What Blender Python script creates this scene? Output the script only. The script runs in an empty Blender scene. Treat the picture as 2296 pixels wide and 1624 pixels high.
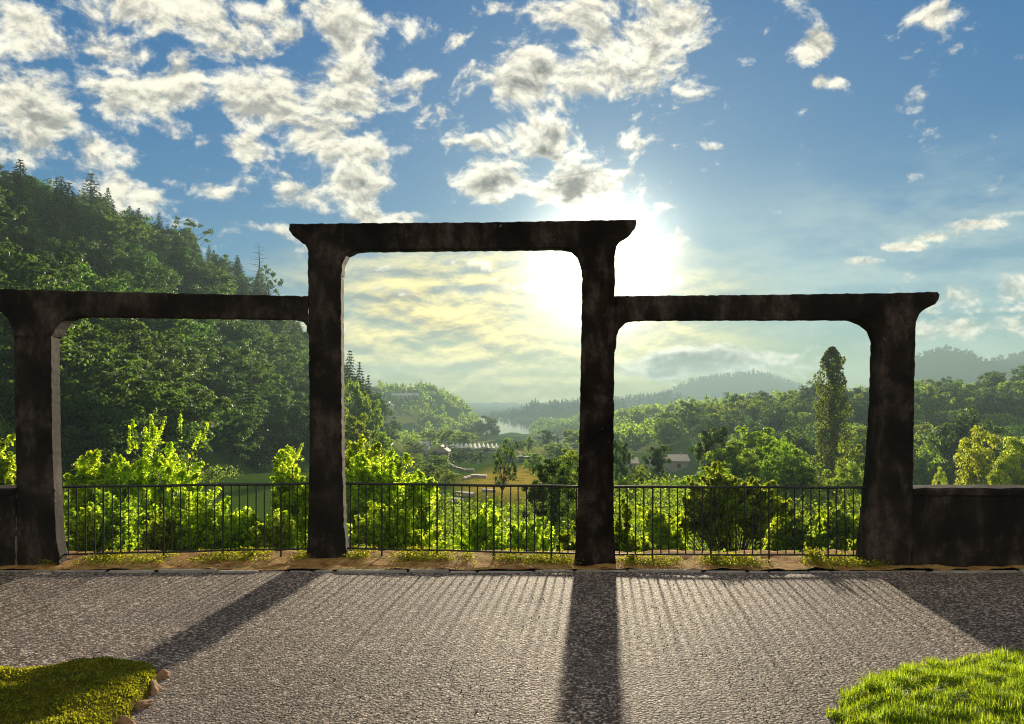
import bpy, bmesh, math, random
import numpy as np
from mathutils import Vector, Matrix
from mathutils.geometry import tessellate_polygon

rng = np.random.default_rng(7)
random.seed(7)
scene = bpy.context.scene
COL = scene.collection

# ------------------------------------------------------------------ camera, light, sky
F = 1702.0            # focal length in the units of the 2296 px wide photograph
CX, HZ, CAMH = 1148.0, 885.0, 1.9
cam_d = bpy.data.cameras.new('camera')
cam = bpy.data.objects.new('camera', cam_d); COL.objects.link(cam)
cam.location = (0, 0, CAMH); cam.rotation_euler = (math.radians(90), 0, 0)
cam_d.sensor_width = 36; cam_d.lens = 36 * F / 2296
cam_d.shift_y = (HZ - 812) / 2296
cam_d.clip_start = 0.05; cam_d.clip_end = 9000
scene.camera = cam

vs = scene.view_settings
vs.view_transform = 'Standard'; vs.look = 'None'; vs.gamma = 1; vs.use_curve_mapping = False
EXPO = 1.25
vs.exposure = EXPO
scene.render.engine = 'CYCLES'
cy = scene.cycles
cy.max_bounces = 6; cy.diffuse_bounces = 3; cy.glossy_bounces = 2; cy.transmission_bounces = 4
cy.transparent_max_bounces = 8; cy.volume_bounces = 0
cy.use_denoising = True; cy.denoising_input_passes = 'RGB_ALBEDO_NORMAL'; cy.denoising_prefilter = 'NONE'
cy.filter_width = 1.1 if hasattr(cy, 'filter_width') else 1.5
scene.render.filter_size = 1.1
cy.sample_clamp_indirect = 6

SUN_V = Vector((0.1157, 1.0, 0.1645)).normalized()
SUN_EL = math.asin(SUN_V.z); SUN_AZ = math.atan2(SUN_V.x, SUN_V.y)
sd = bpy.data.lights.new('sun', 'SUN'); sd.energy = 5.0; sd.angle = math.radians(1.5); sd.color = (1.0, 0.86, 0.62)
so = bpy.data.objects.new('sun', sd); COL.objects.link(so)
so.rotation_euler = SUN_V.to_track_quat('Z', 'Y').to_euler(); so.location = (0, 0, 60)


class G:
    """small helper for writing node graphs"""
    def __init__(s, nt): s.nt = nt; s.L = nt.links
    def n(s, t, **k):
        x = s.nt.nodes.new(t)
        for a, b in k.items(): setattr(x, a, b)
        return x
    def put(s, sock, v):
        if v is None: return
        if isinstance(v, bpy.types.NodeSocket): s.L.new(v, sock)
        else: sock.default_value = v
    def m(s, op, a, b=None, c=None, clamp=False):
        x = s.n('ShaderNodeMath', operation=op, use_clamp=clamp)
        for i, v in enumerate((a, b, c)): s.put(x.inputs[i], v)
        return x.outputs[0]
    def v(s, op, a, b=None, out=0):
        x = s.n('ShaderNodeVectorMath', operation=op)
        s.put(x.inputs[0], a)
        if b is not None:
            if op == 'SCALE': s.put(x.inputs['Scale'], b)
            else: s.put(x.inputs[1], b)
        return x.outputs[out]
    def xyz(s, a=0, b=0, c=0):
        x = s.n('ShaderNodeCombineXYZ')
        for i, q in enumerate((a, b, c)): s.put(x.inputs[i], q)
        return x.outputs[0]
    def sep(s, a):
        x = s.n('ShaderNodeSeparateXYZ'); s.put(x.inputs[0], a); return x.outputs
    def noise(s, vec, scale, detail=4, rough=.55, dist=0, lac=2.0, out=0):
        x = s.n('ShaderNodeTexNoise'); s.put(x.inputs['Vector'], vec)
        x.inputs['Scale'].default_value = scale; x.inputs['Detail'].default_value = detail
        x.inputs['Roughness'].default_value = rough; x.inputs['Distortion'].default_value = dist
        x.inputs['Lacunarity'].default_value = lac
        return x.outputs[out]
    def vor(s, vec, scale, feature='F1', out='Distance', rand=1.0):
        x = s.n('ShaderNodeTexVoronoi', feature=feature); s.put(x.inputs['Vector'], vec)
        x.inputs['Scale'].default_value = scale; x.inputs['Randomness'].default_value = rand
        return x.outputs[out]
    def mr(s, v, a, b, c=0., d=1., smooth=True):
        x = s.n('ShaderNodeMapRange', interpolation_type='SMOOTHSTEP' if smooth else 'LINEAR')
        s.put(x.inputs[0], v)
        for i, q in enumerate((a, b, c, d)): s.put(x.inputs[i + 1], q)
        return x.outputs[0]
    def mix(s, f, a, b, blend='MIX'):
        x = s.n('ShaderNodeMix', data_type='RGBA', blend_type=blend)
        s.put(x.inputs[0], f)
        for i, q in ((6, a), (7, b)):
            if isinstance(q, tuple) and len(q) == 3: q = q + (1,)
            s.put(x.inputs[i], q)
        return x.outputs[2]
    def ramp(s, f, pts):
        x = s.n('ShaderNodeValToRGB'); s.put(x.inputs[0], f)
        cr = x.color_ramp
        while len(cr.elements) < len(pts): cr.elements.new(0.5)
        for e, (p, c) in zip(cr.elements, pts):
            e.position = p; e.color = tuple(c) + (1,) if len(c) == 3 else c
        return x.outputs[0]


def azel(px, py):
    """direction (azimuth, elevation) in the sky of a point of the picture, radians"""
    u, v = (px - CX) / F, (HZ - py) / F
    return math.atan2(u, 1), math.atan2(v, math.hypot(u, 1))


def build_world():
    w = bpy.data.worlds.new('World'); scene.world = w; w.use_nodes = True
    w.cycles.sampling_method = 'MANUAL'; w.cycles.sample_map_resolution = 512
    nt = w.node_tree; nt.nodes.clear(); g = G(nt)
    out = g.n('ShaderNodeOutputWorld'); bg = g.n('ShaderNodeBackground')
    bg.inputs[1].default_value = 0.1
    g.L.new(bg.outputs[0], out.inputs[0])
    sky = g.n('ShaderNodeTexSky', sky_type='NISHITA', sun_disc=False)
    sky.sun_elevation = SUN_EL; sky.sun_rotation = SUN_AZ
    sky.altitude = 200; sky.air_density = 1.0; sky.dust_density = 0.4; sky.ozone_density = 2.5
    hs = g.n('ShaderNodeHueSaturation'); hs.inputs['Saturation'].default_value = SKY_SAT
    hs.inputs['Value'].default_value = SKY_VAL
    gm = g.n('ShaderNodeGamma'); gm.inputs[1].default_value = 0.42     # the photograph's compressed tones
    g.L.new(sky.outputs[0], gm.inputs[0]); g.L.new(gm.outputs[0], hs.inputs['Color'])
    base = g.v('MULTIPLY', hs.outputs[0], SKY_TINT)
    d = g.v('NORMALIZE', g.n('ShaderNodeTexCoord').outputs['Generated'])
    dx, dy, dz = g.sep(d)
    az = g.m('ARCTAN2', dx, dy); el = g.m('ARCSINE', dz)
    ae = g.xyz(az, el, 0)
    cosang = g.v('DOT_PRODUCT', d, tuple(SUN_V), out=1)
    ang = g.m('ARCCOSINE', g.m('MINIMUM', cosang, 0.99999))       # radians from the sun
    # -------- where the cumulus stands: (px, py, rx, ry, weight)
    mask = None
    for (px, py, rx, ry, wt) in CLOUDS:
        a, e = azel(px, py)
        q = g.v('MULTIPLY', g.v('SUBTRACT', ae, (a, e, 0)), (F / rx, F / ry, 0))
        r = g.v('LENGTH', q, out=1)
        t = g.mr(r, 0.0, 1.6, wt, 0.0)
        mask = t if mask is None else g.m('MAXIMUM', mask, t)
    behind = g.mr(dy, 0.45, 0.0, 0.0, 0.85)                       # broken cloud over the unseen sky, thickened to add fill light
    mask = g.m('MAXIMUM', mask, behind)
    # soft veil of low cloud round the sun's part of the horizon
    a, e = azel(1130, 730)
    q = g.v('MULTIPLY', g.v('SUBTRACT', ae, (a, e, 0)), (F / 720, F / 260, 0))
    veil = g.mr(g.v('LENGTH', q, out=1), 0.25, 1.0, 1.0, 0.0)
    # -------- fractal cloud shape
    warp = g.v('SCALE', g.v('SUBTRACT', g.noise(d, 7, 3, .5, out=1), (.5, .5, .5)), 0.06)
    stretch = (1.0, 1.0, 1.5)
    p = g.v('MULTIPLY', g.v('ADD', d, warp), stretch)
    sunoff = Vector((-0.25, 0, 1.0)).normalized() * 0.011
    p2 = g.v('ADD', p, tuple(sunoff))
    def shape(v):
        n1 = g.noise(v, 14, 10, .62)
        return n1
    n1, n2 = shape(p), shape(p2)
    n3 = g.noise(p, 40, 6, .6)
    val = g.m('ADD', g.m('MULTIPLY', mask, 0.66), g.m('MULTIPLY', g.m('SUBTRACT', n1, .5), 2.0))
    val = g.m('ADD', val, g.m('MULTIPLY', g.m('SUBTRACT', n3, .5), .7))
    dens = g.mr(val, 0.20, 0.58)
    thick = g.mr(val, 0.40, 1.05)
    relief = g.m('MULTIPLY_ADD', g.m('SUBTRACT', n1, n2), 6.5, .5, clamp=True)
    near = g.mr(ang, 0.55, 0.10)                                   # seen against the sun: thick parts go dark
    nearer = g.mr(ang, .24, .08)
    dark = g.m('MULTIPLY', thick, g.m('ADD', g.m('MULTIPLY_ADD', near, .42, .30), g.m('MULTIPLY', nearer, .45)))
    lit = g.m('SUBTRACT', g.m('MULTIPLY_ADD', relief, .75, .58), dark)
    lit = g.m('MAXIMUM', lit, 0.1)
    ccol = g.mix(lit, CL_DARK, CL_LIT)
    ccol = g.v('SCALE', ccol, g.m('MULTIPLY_ADD', lit, 0.75, 0.25))
    # silver light through cloud close to the sun
    silver = g.m('MULTIPLY_ADD', g.m('POWER', 2.718, g.m('MULTIPLY', ang, -9.0)), .8, 1.0)
    ccol = g.v('SCALE', ccol, silver)
    # veil: long low streaks, yellow towards the sun
    vs_ = g.v('MULTIPLY', g.v('ADD', d, g.v('SCALE', warp, .5)), (1, 1, 3.2))
    nv = g.noise(vs_, 11, 10, .62)
    nvb = g.noise(g.v('ADD', vs_, (0.0, 0, 0.03)), 11, 10, .62)
    vden = g.m('MULTIPLY', veil, g.mr(nv, .34, .60, .35, 1.0))
    vrel = g.m('MULTIPLY_ADD', g.m('SUBTRACT', nv, nvb), 4.0, .5, clamp=True)
    vcol = g.mix(vrel, VE_DARK, VE_LIT)
    vcol = g.v('SCALE', vcol, g.m('MULTIPLY_ADD', g.m('POWER', 2.718, g.m('MULTIPLY', ang, -13.0)), .7, .80))
    # aureole of the sun in the air
    aur = g.m('MULTIPLY', g.m('POWER', 2.718, g.m('MULTIPLY', ang, -24.0)), AUR)
    core = g.m('MULTIPLY', g.m('POWER', 2.718, g.m('MULTIPLY', g.m('POWER', g.m('DIVIDE', ang, .070), 2.0), -1.0)), AUR * .9)
    aur = g.m('ADD', aur, core)
    aur2 = g.m('MULTIPLY', g.m('POWER', 2.718, g.m('MULTIPLY', ang, -5.0)), AUR * .06)
    a, e = azel(2050, 640)                       # thin high veil on the open side
    q = g.v('MULTIPLY', g.v('SUBTRACT', ae, (a, e, 0)), (F / 720, F / 330, 0))
    v2 = g.m('MULTIPLY', g.mr(g.v('LENGTH', q, out=1), .2, 1.0, 1.0, 0.0), g.mr(g.noise(g.v('ADD', g.v('MULTIPLY', d, (1, 1, 3.)), (3., 1, 0)), 6, 9, .6), .38, .66, .06, .62))
    base = g.mix(v2, base, (.62 * K, .76 * K, .70 * K))
    c = g.mix(vden, base, vcol)
    c = g.mix(dens, c, ccol)
    shade = g.m('SUBTRACT', 1.0, g.m('MULTIPLY', .8, g.m('MULTIPLY', dens, thick)))       # thick cloud hides the glare behind it
    glow = g.v('SCALE', (1.0, 0.93, 0.72), g.m('MULTIPLY', shade, g.m('ADD', aur, aur2)))
    c = g.v('ADD', c, glow)
    g.L.new(c, bg.inputs[0])


K = 10.0 / 2 ** EXPO      # colours below are as they show in the picture
SKY_SAT, SKY_VAL, AUR = 2.6, .68, 2.5 * K
SKY_TINT = (.55, .98, 1.36)
CL_LIT = (.94 * K, .89 * K, .73 * K); CL_DARK = (.33 * K, .36 * K, .40 * K)
VE_LIT = (1.9 * K, 1.56 * K, .58 * K); VE_DARK = (.48 * K, .42 * K, .30 * K)
CLOUDS = [
    (10, 60, 110, 75, .95), (330, 20, 130, 60, .9), (480, 30, 170, 75, 1.0), (540, 95, 90, 50, .8), (240, 130, 90, 60, .95), (75, 245, 115, 90, 1.0), (290, 220, 120, 85, .85),
    (395, 180, 65, 75, .85), (590, 235, 110, 85, .95), (775, 200, 110, 75, .85), (800, 65, 85, 90, 1.0), (230, 345, 85, 60, .8),
    (275, 425, 110, 60, .9), (60, 340, 120, 70, .85), (530, 330, 100, 45, .8), (760, 320, 150, 70, 1.0), (800, 410, 110, 70, .9),
    (690, 445, 120, 40, .75), (460, 428, 80, 28, .62), (1300, 25, 240, 45, .85), (1180, 175, 150, 95, 1.0), (1330, 190, 170, 90, .95),
    (1400, 90, 170, 60, .9), (1150, 100, 80, 50, .7), (1180, 310, 150, 60, .95), (1130, 405, 125, 60, .95), (1290, 430, 160, 60, 1.0),
    (1340, 395, 60, 30, .9), (1500, 60, 170, 70, .6), (960, 170, 60, 32, .68), (990, 258, 48, 30, .7), (910, 340, 40, 30, .55),
    (1830, 102, 58, 28, .8), (1860, 186, 42, 18, .7), (2085, 30, 52, 26, .85), (1790, 250, 60, 20, .5), (560, 515, 160, 30, .65),
    (880, 490, 120, 24, .8), (1520, 545, 60, 35, .7), (1520, 630, 60, 20, .7), (1610, 330, 40, 12, .5),
    (2290, 478, 70, 13, .75), (2200, 503, 70, 13, .75), (2110, 530, 70, 14, .8), (2020, 555, 70, 13, .8), (1940, 585, 60, 11, .75), (2180, 665, 90, 34, 1.0), (2290, 650, 90, 44, 1.1), (2230, 735, 190, 30, .95), (2270, 690, 150, 16, .8),
    (600, 270, 760, 330, .34), (1200, 250, 420, 300, .36), (1238, 620, 60, 24, .86), (1195, 642, 60, 18, .86), (1150, 645, 45, 14, .8), (950, 655, 160, 13, .75), (1580, 812, 190, 36, 1.2), (1475, 820, 90, 40, 1.2),
]
build_world()


# ------------------------------------------------------------------ helpers
def P(px, py, Y):
    """point of the place seen at (px, py) at the distance Y"""
    return ((px - CX) / F * Y, Y, CAMH - (py - HZ) / F * Y)


def mat(name):
    m = bpy.data.materials.new(name); m.use_nodes = True
    nt = m.node_tree; nt.nodes.clear(); g = G(nt)
    o = g.n('ShaderNodeOutputMaterial'); b = g.n('ShaderNodeBsdfPrincipled')
    g.L.new(b.outputs[0], o.inputs[0])
    return m, g, b, o


def bump(g, b, h, strength=.5, dist=.01):
    x = g.n('ShaderNodeBump'); x.inputs['Strength'].default_value = strength; x.inputs['Distance'].default_value = dist
    g.L.new(h, x.inputs['Height']); g.L.new(x.outputs[0], b.inputs['Normal'])


def geo(g): return g.n('ShaderNodeNewGeometry').outputs['Position']
def objc(g): return g.n('ShaderNodeTexCoord').outputs['Object']


def plain(name, col, rough=.6, metal=0., var=.15, scale=3.):
    m, g, b, o = mat(name)
    n = g.noise(objc(g), scale, 4, .6)
    c = g.mix(n, tuple(x * (1 - var * 2) for x in col), tuple(min(1, x * (1 + var * 2)) for x in col))
    g.L.new(c, b.inputs['Base Color']); b.inputs['Roughness'].default_value = rough; b.inputs['Metallic'].default_value = metal
    return m


def leafmat(name, dark, light, trans, tw=.5, clump=1.2, hv=.03):
    """leaves: reflecting and letting light through, each leaf and each tree a little different"""
    m, g, b, o = mat(name)
    gi = g.n('ShaderNodeNewGeometry').outputs['Random Per Island']
    oi = g.n('ShaderNodeObjectInfo').outputs['Random']
    n = g.noise(objc(g), clump, 3, .5)
    f = g.m('ADD', g.m('MULTIPLY', gi, .55), g.m('MULTIPLY', n, .45))
    c = g.mix(f, dark, light)
    hs = g.n('ShaderNodeHueSaturation'); g.L.new(c, hs.inputs['Color'])
    g.L.new(g.m('MULTIPLY_ADD', oi, hv, .503 - hv / 2), hs.inputs['Hue'])
    g.L.new(g.m('MULTIPLY_ADD', oi, .6, .7), hs.inputs['Value'])
    g.L.new(hs.outputs[0], b.inputs['Base Color'])
    b.inputs['Roughness'].default_value = .55; b.inputs['Specular IOR Level'].default_value = .14
    t = g.n('ShaderNodeBsdfTranslucent')
    h2 = g.n('ShaderNodeHueSaturation'); g.put(h2.inputs['Color'], trans + (1,))
    g.L.new(g.m('MULTIPLY_ADD', oi, hv, .503 - hv / 2), h2.inputs['Hue'])
    g.L.new(g.m('ADD', g.m('MULTIPLY_ADD', gi, 1.0, .32), g.m('MULTIPLY', oi, .3)), h2.inputs['Value'])
    g.L.new(h2.outputs[0], t.inputs[0])
    mx = g.n('ShaderNodeMixShader'); mx.inputs[0].default_value = tw
    g.L.new(b.outputs[0], mx.inputs[1]); g.L.new(t.outputs[0], mx.inputs[2]); g.L.new(mx.outputs[0], o.inputs[0])
    return m


def np_mesh(name, verts, faces_flat, sizes, m, smooth=False, mat_idx=None):
    me = bpy.data.meshes.new(name)
    verts = np.asarray(verts, np.float32); faces_flat = np.asarray(faces_flat, np.int32); sizes = np.asarray(sizes, np.int32)
    me.vertices.add(len(verts)); me.vertices.foreach_set('co', verts.ravel())
    me.loops.add(len(faces_flat)); me.loops.foreach_set('vertex_index', faces_flat)
    me.polygons.add(len(sizes))
    st = np.zeros(len(sizes), np.int32); st[1:] = np.cumsum(sizes)[:-1]
    me.polygons.foreach_set('loop_start', st); me.polygons.foreach_set('loop_total', sizes)
    if smooth: me.polygons.foreach_set('use_smooth', np.ones(len(sizes), bool))
    for q in (m if isinstance(m, (list, tuple)) else [m]): me.materials.append(q)
    if mat_idx is not None: me.polygons.foreach_set('material_index', np.asarray(mat_idx, np.int32))
    me.update(calc_edges=True); me.validate()
    return me


def link(name, me, parent=None):
    o = bpy.data.objects.new(name, me); COL.objects.link(o)
    if parent is not None: o.parent = parent
    return o


def tag(o, label, cat, group=None):
    o['label'] = label; o['category'] = cat
    if group: o['group'] = group
    return o


def empty(name, loc, label, cat, group=None, rz=0, s=(1, 1, 1)):
    o = bpy.data.objects.new(name, None); COL.objects.link(o)
    o.location = loc; o.rotation_euler = (0, 0, rz); o.scale = s; o.empty_display_size = .3
    return tag(o, label, cat, group)


def bm_obj(name, bm, m, parent=None, smooth=False):
    me = bpy.data.meshes.new(name); bmesh.ops.recalc_face_normals(bm, faces=bm.faces[:])
    bm.to_mesh(me); bm.free()
    for q in (m if isinstance(m, (list, tuple)) else [m]): me.materials.append(q)
    if smooth:
        for p in me.polygons: p.use_smooth = True
    return link(name, me, parent)


def box(bm, x0, x1, y0, y1, z0, z1, bev=0.):
    r = bmesh.ops.create_cube(bm, size=1.0)
    for v in r['verts']:
        v.co = Vector(((x0 + x1) / 2 + v.co.x * (x1 - x0), (y0 + y1) / 2 + v.co.y * (y1 - y0), (z0 + z1) / 2 + v.co.z * (z1 - z0)))
    if bev:
        es = list({e for v in r['verts'] for e in v.link_edges})
        bmesh.ops.bevel(bm, geom=es, offset=bev, segments=2, affect='EDGES')
    return r['verts']


def tube_np(pts, rad, n=7):
    """verts and quads of a tube through pts with a radius at each"""
    pts = np.asarray(pts, float); k = len(pts); V = []; Fq = []
    for i in range(k):
        t = pts[min(i + 1, k - 1)] - pts[max(i - 1, 0)]; t /= np.linalg.norm(t) + 1e-9
        a = np.array([1., 0, 0]) if abs(t[0]) < .8 else np.array([0, 1., 0])
        u = np.cross(t, a); u /= np.linalg.norm(u); w = np.cross(t, u)
        for j in range(n):
            th = 2 * math.pi * j / n
            V.append(pts[i] + rad[i] * (math.cos(th) * u + math.sin(th) * w))
    for i in range(k - 1):
        for j in range(n):
            Fq.append((i * n + j, i * n + (j + 1) % n, (i + 1) * n + (j + 1) % n, (i + 1) * n + j))
    return V, Fq


class Tubes:
    def __init__(s): s.V = []; s.F = []
    def add(s, pts, rad, n=7):
        V, Fq = tube_np(pts, rad, n); b = len(s.V)
        s.V += list(V); s.F += [tuple(i + b for i in f) for f in Fq]
    def mesh(s, name, m):
        f = np.array(s.F, np.int32)
        return np_mesh(name, np.array(s.V), f.ravel(), np.full(len(f), 4), m, True)


def unit(a): return a / (np.linalg.norm(a, axis=-1, keepdims=True) + 1e-9)


def leaves(name, C, N, S, m, aspect=.55, axis=None, jitter=.7):
    """one kite-shaped, slightly folded leaf at every centre C, facing about N, of length S"""
    n = len(C)
    N = unit(N + rng.normal(0, jitter, (n, 3)))
    A = rng.normal(0, 1, (n, 3)) if axis is None else axis + rng.normal(0, .45, (n, 3))
    T = unit(A - (A * N).sum(1, keepdims=True) * N); B = np.cross(N, T)
    S = np.asarray(S).reshape(-1, 1)
    fold = N * S * .12
    V = np.stack([C - T * S * .5, C + B * S * aspect * .5 - T * S * .05 + fold, C + T * S * .5, C - B * S * aspect * .5 - T * S * .05 + fold], 1).reshape(-1, 3)
    idx = np.arange(4 * n, dtype=np.int32)
    return np_mesh(name, V, idx, np.full(n, 4), m)


# ------------------------------------------------------------------ materials
def concrete_mat():
    m, g, b, o = mat('weathered_concrete')
    p = geo(g)
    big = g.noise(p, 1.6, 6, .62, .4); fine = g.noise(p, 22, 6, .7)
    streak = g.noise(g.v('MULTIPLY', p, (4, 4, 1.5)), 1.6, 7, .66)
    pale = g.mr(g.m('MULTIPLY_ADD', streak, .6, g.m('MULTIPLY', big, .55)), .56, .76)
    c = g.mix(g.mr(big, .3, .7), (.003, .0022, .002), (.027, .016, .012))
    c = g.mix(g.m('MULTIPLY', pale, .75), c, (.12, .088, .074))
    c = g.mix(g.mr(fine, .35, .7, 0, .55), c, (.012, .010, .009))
    lich = g.mr(g.vor(p, 14, 'SMOOTH_F1'), .12, .02, 0, 1)
    lich = g.m('MULTIPLY', lich, g.mr(g.noise(p, 3, 3), .55, .62))
    c = g.mix(lich, c, (.17, .16, .14))
    g.L.new(c, b.inputs['Base Color']); b.inputs['Roughness'].default_value = .92; b.inputs['Specular IOR Level'].default_value = .1
    bump(g, b, g.m('ADD', fine, g.m('MULTIPLY', g.noise(p, 90, 3), .5)), .75, .012)
    return m


def gravel_mat():
    m, g, b, o = mat('gravel')
    p = geo(g)
    pw = g.v('ADD', p, g.v('SCALE', g.noise(p, 30, 2, out=1), .012))
    c1 = g.vor(pw, 50, 'F1', 'Color'); d1 = g.vor(pw, 50, 'F1', 'Distance')
    c2 = g.vor(pw, 140, 'F1', 'Color'); d2 = g.vor(pw, 140, 'F1', 'Distance')
    r1 = g.sep(c1)[0]; r2 = g.sep(c2)[0]; hue = g.sep(c1)[1]
    t = g.m('MULTIPLY_ADD', r1, .62, g.m('MULTIPLY', r2, .38))
    c = g.ramp(t, [(0, (.028, .020, .018)), (.36, (.105, .078, .066)), (.58, (.24, .195, .165)), (.76, (.54, .475, .41)), (1, (.80, .75, .68))])
    c = g.mix(g.m('MULTIPLY', g.mr(hue, .6, 1), .45), c, (.22, .13, .10))
    patch = g.noise(p, 1.1, 4, .6)
    c = g.mix(g.mr(patch, .55, .72, 0, .5), c, (.13, .10, .085))
    worn = g.noise(g.v('MULTIPLY', p, (1, .45, 1)), .7, 5, .62)
    c = g.v('SCALE', c, g.mr(worn, .3, .7, .78, 1.42))
    c = g.mix(g.mr(g.noise(p, .55, 3), .5, .68, 0, .35), c, (.20, .165, .185))
    c = g.v('MULTIPLY', c, (.95, .87, .84))
    edge = g.mr(d1, .42, .75, 0, .75)
    c = g.mix(edge, c, (.03, .024, .022))
    g.L.new(c, b.inputs['Base Color']); b.inputs['Roughness'].default_value = .75; b.inputs['Specular IOR Level'].default_value = .15
    h = g.m('SUBTRACT', g.m('MULTIPLY', r1, .5), g.m('ADD', g.m('MULTIPLY', d1, 1.1), g.m('MULTIPLY', d2, .35)))
    bump(g, b, h, 1., .016)
    return m


def earth_mat():
    m, g, b, o = mat('bare_earth')
    p = geo(g)
    n = g.noise(p, 7, 7, .65); f = g.noise(p, 60, 4, .7)
    c = g.ramp(n, [(.3, (.10, .05, .02)), (.45, (.36, .17, .05)), (.56, (.50, .31, .11)), (.64, (.20, .19, .03)), (.74, (.12, .14, .02))])
    c = g.mix(g.mr(f, .5, .75, 0, .7), c, (.05, .03, .02))
    g.L.new(c, b.inputs['Base Color']); b.inputs['Roughness'].default_value = .95; b.inputs['Specular IOR Level'].default_value = .05
    bump(g, b, g.m('ADD', n, f), .9, .03)
    return m


def moss_mat():
    m, g, b, o = mat('moss')
    p = geo(g)
    n = g.noise(p, 5, 7, .65); f = g.noise(p, 45, 5, .7)
    c = g.ramp(g.m('MULTIPLY_ADD', n, .6, g.m('MULTIPLY', f, .4)), [(.32, (.035, .025, .006)), (.45, (.11, .095, .010)), (.58, (.22, .20, .018)), (.72, (.13, .075, .018))])
    g.L.new(c, b.inputs['Base Color']); b.inputs['Roughness'].default_value = 1; b.inputs['Specular IOR Level'].default_value = .05
    bump(g, b, g.m('ADD', n, g.m('MULTIPLY', f, .6)), 1, .05)
    return m


def terrain_mat():
    m, g, b, o = mat('valley_ground')
    p = geo(g); px, py, pz = g.sep(p)
    n = g.noise(p, .05, 6, .6); f = g.noise(p, .9, 5, .65); ff = g.noise(p, 6, 4, .7)
    fields = g.vor(g.v('ADD', p, g.v('SCALE', g.noise(p, .02, 3, out=1), 22)), .022, 'F1', 'Color')
    fr = g.sep(fields)[0]
    field = g.ramp(fr, [(0, (.045, .085, .018)), (.35, (.07, .13, .022)), (.6, (.17, .23, .04)), (.8, (.30, .29, .06)), (1, (.06, .11, .025))])
    near = g.mix(n, (.035, .075, .012), (.085, .14, .022))
    far = g.mr(py, 150, 260)
    c = g.mix(far, near, field)
    c = g.mix(g.mr(f, .45, .75, 0, .5), c, (.03, .055, .012))
    wood = g.mr(py, 950, 1010)                       # beyond the lake everything is woodland
    c = g.mix(wood, c, g.mix(f, (.02, .045, .018), (.05, .08, .03)))
    # a dry yellow meadow on the valley floor
    q = g.v('LENGTH', g.v('MULTIPLY', g.v('SUBTRACT', p, (1.0, 88, -7)), (1 / 7., 1 / 40., .02)), out=1)
    c = g.mix(g.m('MULTIPLY', g.mr(q, 1.2, .5), g.mr(f, .3, .5)), c, (.42, .31, .05))
    g.L.new(c, b.inputs['Base Color']); b.inputs['Roughness'].default_value = 1; b.inputs['Specular IOR Level'].default_value = 0
    bump(g, b, g.m('ADD', f, ff), .8, .15)
    return m


M = dict(
    concrete=concrete_mat(), gravel=gravel_mat(), earth=earth_mat(), moss=moss_mat(), terrain=terrain_mat(),
    iron=plain('dark_painted_iron', (.018, .017, .016), .45, .3),
    kerb=plain('pale_kerb_stone', (.30, .27, .24), .9, var=.35, scale=5),
    stone=plain('orange_lichen_stone', (.24, .13, .06), .9, var=.4, scale=9),
    bark=plain('bark', (.06, .042, .028), .95, var=.4, scale=6),
    white=plain('white_paint', (.42, .41, .38), .5, var=.05),
    roofmetal=plain('pale_sheet_roof', (.42, .42, .41), .35, 0., var=.05),
    shedroof=plain('glint_white_roof', (.8, .79, .74), .3, 0., var=.05),  # near-white base colour stands in for the sun glint on the roof bays
    roofgrey=plain('grey_roof', (.30, .30, .30), .6),
    tile=plain('sandy_roof', (.62, .50, .38), .7),
    glass=plain('dark_window', (.02, .025, .03), .1),
    tyre=plain('black_rubber', (.02, .02, .02), .8), carwhite=plain('white_car_paint', (.8, .8, .78), .2, var=.02),
    cardark=plain('dark_car_paint', (.05, .055, .06), .2, var=.02),
    road=plain('pale_road', (.52, .47, .40), .6),
    slab=plain('pale_stone_slab', (.30, .26, .21), .85, var=.25, scale=2),
    broad=leafmat('broadleaf_foliage', (.020, .045, .008), (.065, .115, .018), (.42, .58, .030), .52, .5),
    oak=leafmat('dark_broadleaf_foliage', (.014, .032, .008), (.045, .080, .016), (.12, .22, .025), .42, .5),
    flank=leafmat('darkened_wood_foliage', (.008, .022, .006), (.030, .062, .013), (.17, .30, .03), .46, .5, .03),  # broadleaf green darkened to lower the flank's brightness
    under=leafmat('slope_growth', (.012, .026, .006), (.05, .085, .016), (.36, .48, .025), .48, .5, .04),
    poplar=leafmat('poplar_foliage', (.022, .034, .008), (.06, .075, .016), (.26, .30, .025), .45, 1.),
    gold=leafmat('golden_foliage', (.060, .085, .008), (.12, .14, .014), (.66, .74, .05), .58, .6, .01),
    spruce=leafmat('spruce_needles', (.005, .012, .006), (.018, .034, .012), (.05, .08, .016), .3, .6),
    brown=leafmat('browning_needles', (.030, .026, .010), (.06, .05, .016), (.12, .10, .02), .3, .6),
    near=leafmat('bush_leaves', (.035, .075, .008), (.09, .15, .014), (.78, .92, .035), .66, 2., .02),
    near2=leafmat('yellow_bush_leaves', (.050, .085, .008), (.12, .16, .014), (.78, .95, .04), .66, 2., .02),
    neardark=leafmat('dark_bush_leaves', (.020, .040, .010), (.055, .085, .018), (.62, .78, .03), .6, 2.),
    grass=leafmat('lawn_blades', (.030, .065, .005), (.13, .16, .014), (.60, .76, .03), .55, 9.),
    weed=leafmat('weed_leaves', (.08, .09, .008), (.16, .16, .014), (.62, .62, .035), .5, 3.),
)

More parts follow.
